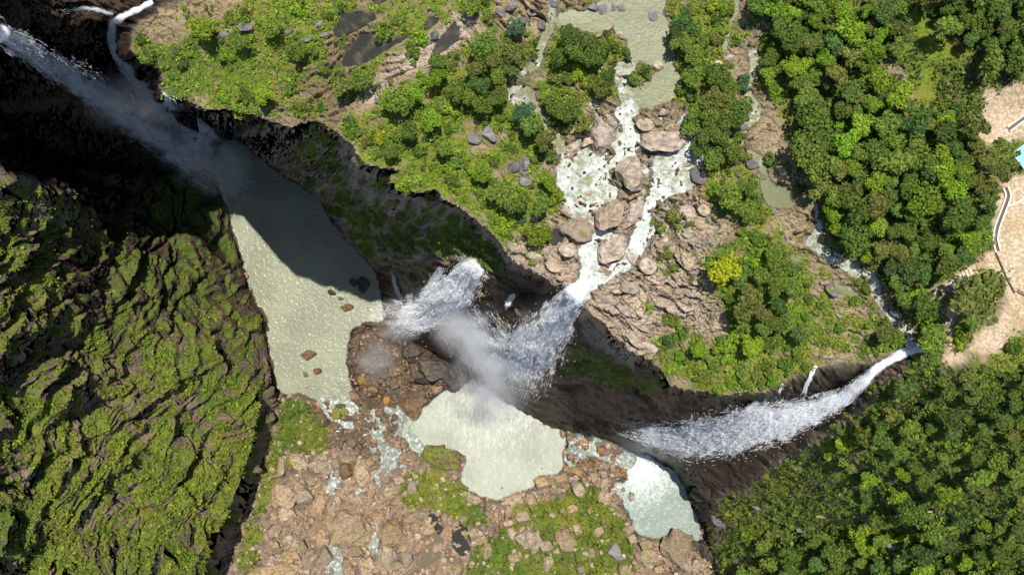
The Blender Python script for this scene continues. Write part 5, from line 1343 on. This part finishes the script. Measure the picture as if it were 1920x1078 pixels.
fall('tall fall plunging into the black gorge from the upper left corner', [(-70, 5, 22), (0, 62, 22), (80, 110, 26), (160, 160, 32), (240, 212, 36), (320, 262, 40), (392, 312, 44), (440, 362, 40)], 15600, 9, 0.47, 16, (5.2, 0.19), (0.01, 0.15), 0.12, 1, 1.0)
fall('thinner fall dropping beside the grassy headland', [(288, 4, 6), (262, 16, 7), (232, 30, 7), (212, 44, 8), (208, 72, 11), (224, 108, 14), (258, 152, 20), (300, 202, 28), (350, 250, 38), (398, 292, 46), (445, 345, 42)], 15000, 8, 0.62, 12, (4.0, 0.19), (0.01, 0.2), 0.14, 2, 1.0)
fall('faint horizontal thread of water at the top of the gorge', [(216, 30, 4), (190, 20, 5), (160, 16, 6), (125, 22, 6), (70, 24, 5)], 1500, 2, 0.30, 5, (3.4, 0.19), (0.05, 0.4), 0.2, 3, 0.4)
fall('white main fall pouring over the lip between the tan rocks', [(1118, 520, 10), (1094, 538, 19), (1070, 560, 27), (1044, 598, 36), (1014, 648, 46), (990, 700, 46), (966, 750, 34)], 19500, 9, 0.63, 18, (3.1, 0.19), (0.03, 0.35), 0.10, 4, 1.0)
fall('broad white fall bursting from under the shaded cliff', [(898, 492, 24), (880, 512, 30), (862, 540, 40), (838, 566, 44), (800, 585, 42), (755, 592, 34), (708, 588, 18)], 19500, 9, 0.68, 17, (3.1, 0.19), (0.03, 0.25), 0.11, 5, 1.0)
fall('misty curtain of spray between the two white falls', [(858, 570, 40), (884, 615, 58), (918, 660, 64), (945, 710, 54), (968, 760, 36)], 9000, 12, 0.30, 14, (4.6, 0.19), (0.25, 0.35), 0.2, 6, 1.0)
fall('grey veil of spray below the dark ledge', [(990, 596, 26), (980, 645, 40), (968, 700, 46), (962, 750, 36)], 7000, 10, 0.34, 12, (3.6, 0.19), (0.2, 0.35), 0.2, 16, 1.0)
fall('short white fall left of the broad burst', [(828, 502, 7), (818, 520, 11), (808, 540, 15), (796, 564, 18)], 2700, 3, 0.68, 6, (2.3, 0.19), (0.05, 0.3), 0.12, 7, 0.4)
fall('thin white thread curling at the pool corner', [(758, 494, 3), (742, 496, 3), (734, 506, 3), (740, 535, 4), (752, 560, 6), (768, 582, 9)], 1500, 2, 0.58, 3, (2.6, 0.19), (0.05, 0.2), 0.15, 8, 0.4)
fall('small spouts on the dark ledge between the falls', [(964, 550, 5), (956, 564, 7), (946, 584, 9)], 1260, 2, 0.61, 3, (2.0, 0.19), (0.05, 0.4), 0.05, 9, 0.4)
fall('long white cascade sliding down the dark shelf on the right', [(1716, 650, 7), (1690, 660, 8), (1650, 686, 10), (1620, 714, 13), (1580, 746, 19), (1520, 772, 30), (1450, 793, 42), (1380, 808, 46), (1300, 824, 42), (1225, 815, 26), (1120, 792, 10)], 25500, 4, 0.55, 26, (3.7, 0.19), (0.01, 0.18), 0.05, 10, 1.0)
fall('bright core of the right cascade', [(1735, 652, 9), (1700, 660, 8), (1650, 687, 7), (1618, 718, 9), (1575, 752, 11), (1510, 785, 13), (1440, 812, 15), (1370, 834, 16), (1290, 852, 18)], 9600, 4, 0.68, 9, (3.7, 0.19), (0.01, 0.35), 0.12, 11, 1.0)
fall('branching strand on the upper side of the right cascade', [(1425, 750, 4), (1400, 770, 5), (1388, 784, 6), (1366, 806, 9), (1320, 832, 14)], 2700, 2.5, 0.68, 5, (2.6, 0.19), (0.1, 0.3), 0.12, 12, 0.4)
fall('thin side fall over the brown rock right of the rim', [(1531, 682, 3), (1520, 706, 3.5), (1510, 726, 4), (1503, 746, 6)], 1260, 1.5, 0.68, 3, (2.3, 0.19), (0.05, 0.2), 0.2, 13, 0.4)
fall('tiny spout at the vegetated rim left of the side fall', [(1468, 720, 2), (1460, 736, 3), (1454, 754, 5)], 720, 1.5, 0.68, 2, (2.0, 0.19), (0.05, 0.2), 0.2, 14, 0.4)
fall('leftmost tiny spout at the vegetated rim', [(1443, 732, 2), (1437, 745, 2.5), (1431, 758, 4)], 540, 1.5, 0.61, 2, (2.0, 0.19), (0.05, 0.2), 0.2, 15, 0.4)

# ---- spray hanging in the air
def puff(u, v, lift, rx, ry, rz, mat):
    bm = bmesh.new(); bmesh.ops.create_icosphere(bm, subdivisions=3, radius=1.0)
    me = bpy.data.meshes.new('mist'); bm.to_mesh(me); bm.free(); me.materials.append(mat)
    zg = float(samp(ZF, u, v)); s = K * (CAM - zg)
    o = link('mist', me); o.location = P(np.array(u * 1.0), np.array(v * 1.0), zg + lift).tolist(); o.scale = (rx * s, ry * s, rz)
    return o
m1 = make_mist('dense_spray', 0.085, 0.032); m2 = make_mist('thin_spray', 0.034, 0.028)
for u, v, l, rx, ry, rz, mt, lab in [
    (752, 600, 14, 66, 48, 24, m1, 'white spray cloud where the broad fall meets the pool'), (850, 575, 14, 90, 56, 22, m2, 'bright spray over the broad white fall'),
    (930, 680, 22, 110, 100, 34, m1, 'grey spray cloud at the foot of the main fall'), (1025, 610, 14, 66, 66, 22, m2, 'spray drifting along the main fall'),
    (880, 620, 16, 80, 60, 26, m1, 'white spray filling the hollow between the two falls'), (930, 745, 12, 105, 60, 20, m2, 'faint spray drifting over the pale pool'), (430, 345, 10, 70, 60, 18, m2, 'faint mist over the shaded end of the plunge pool'), (385, 300, 18, 90, 70, 30, m2, 'blue grey mist at the foot of the shadowed falls'), (705, 665, 12, 52, 62, 16, m2, 'wisp of spray blown over the wet bank'),
    (1250, 835, 9, 130, 38, 14, m2, 'low spray at the foot of the right cascade'), (230, 190, 14, 130, 70, 24, m2, 'thin mist drifting beside the tall shadowed fall')]:
    tag(puff(u, v, l, rx, ry, rz, mt), lab, kind='stuff')
# ------------------------------------------------------------------ built things at the clearing
def ribbon(name, pts, half, z_off, height, mat, parent=None, side=0.0):
    """a low wall or strip that follows the ground along pixel points"""
    o, t = spine_interp([(a, b, 0) for a, b in pts], max(12, int(sum(math.hypot(a[0] - b[0], a[1] - b[1]) for a, b in zip(pts[:-1], pts[1:])) / 3)))
    u, v = o[:, 0], o[:, 1]
    W = P(u, v, blur(zground(u, v)[None], 2)[0])
    d = np.gradient(W[:, :2], axis=0); d /= np.linalg.norm(d, axis=1, keepdims=True) + 1e-9
    nn = np.stack([-d[:, 1], d[:, 0]], -1)
    c = W[:, :2] + nn * side
    z0 = W[:, 2] + z_off
    ring = [np.c_[c + nn * half, z0], np.c_[c + nn * half, z0 + height], np.c_[c - nn * half, z0 + height], np.c_[c - nn * half, z0]]
    n = len(u); A = np.stack(ring, 1).reshape(-1, 3)
    F_ = []
    for i in range(n - 1):
        for k in range(4):
            a, b = 4 * i + k, 4 * i + (k + 1) % 4
            F_.append((a, b, b + 4, a + 4))
    F_ += [(3, 2, 1, 0), (4 * n - 4, 4 * n - 3, 4 * n - 2, 4 * n - 1)]
    return link(name, mesh_np(name, A, F_, False, [mat]), parent)
def channel(label, pts):
    e = link('drainage_channel', None); p0 = P(np.array(pts[0][0] * 1.0), np.array(pts[0][1] * 1.0), float(zground(*pts[0]))); 
    ribbon('channel_bed', pts, 0.55, 0.05, 0.12, M['trough'], e)
    for s in (-1, 1):
        ribbon('channel_kerb', pts, 0.28, 0.0, 0.55, M['concrete'], e, 0.85 * s)
    return tag(e, label, 'drain', 'concrete lined drainage channels')
channel('curved concrete drainage channel beside the sandy lot', [(1884, 352), (1890, 366), (1885, 382), (1876, 405), (1868, 427), (1864, 448), (1870, 471)])
channel('straight concrete drainage channel near the blue roof', [(1945, 204), (1920, 221), (1890, 243)])
tag(ribbon('low_kerb', [(1866, 474), (1879, 503), (1887, 523), (1902, 549)], 0.22, 0, 0.5, M['trough']), 'thin dark kerb edging the sandy lot', 'kerb')
tag(ribbon('low_wall', [(1888, 387), (1904, 382), (1914, 374), (1930, 360)], 0.3, 0, 0.6, M['concrete']), 'pale curved low wall joining the drainage channel', 'wall')
tag(ribbon('timber_beam', [(1907, 545), (1920, 552), (1934, 558)], 0.5, 0, 0.6, M['wood']), 'brown timber beam lying at the edge of the sandy lot', 'beam')
# steps on the footpath
st = link('path_steps', None)
for k in range(7):
    u, v = 1782 + 6.0 * k, 533 - 4.0 * k
    ribbon('step', [(u - 2, v - 6), (u + 3, v + 5)], 0.28, 0.0, 0.28, M['concrete'], st)
tag(st, 'short flight of stone steps on the sandy footpath', 'steps')
# blue roofed shelter at the edge of the wood
sh = link('shelter', None)
zs = float(zground(1925, 290))
C = P(np.array(1930.0), np.array(288.0), zs + 4)
sh.location = (C[0], C[1], zs); sh.rotation_euler = (0, 0, math.radians(38))
def box(name, x0, x1, y0, y1, z0, z1, mat, par, tilt=0.0):
    v = [(x, y, z + (tilt * x if z == z1 or name == 'roof_sheet' else 0)) for z in (z0, z1) for y in (y0, y1) for x in (x0, x1)]
    f = [(0, 2, 3, 1), (4, 5, 7, 6), (0, 1, 5, 4), (2, 6, 7, 3), (0, 4, 6, 2), (1, 3, 7, 5)]
    return link(name, mesh_np(name, v, f, False, [mat]), par)
for k in range(6):
    box('roof_sheet', -4.2 + 1.4 * k, -2.84 + 1.4 * k, -3.6, 3.6, 3.2 + 0.01 * (k % 2), 3.3 + 0.01 * (k % 2), M['blue_roof'], sh, 0.06)
for x in (-3.6, 3.4):
    for y in (-3.0, 3.0):
        box('post', x - 0.1, x + 0.1, y - 0.1, y + 0.1, 0, 3.0, M['wood'], sh)
box('wall', -3.4, 3.2, -2.9, 2.6, 0, 2.4, M['plaster'], sh)
tag(sh, 'light blue roofed shelter half hidden by trees at the clearing', 'shelter')
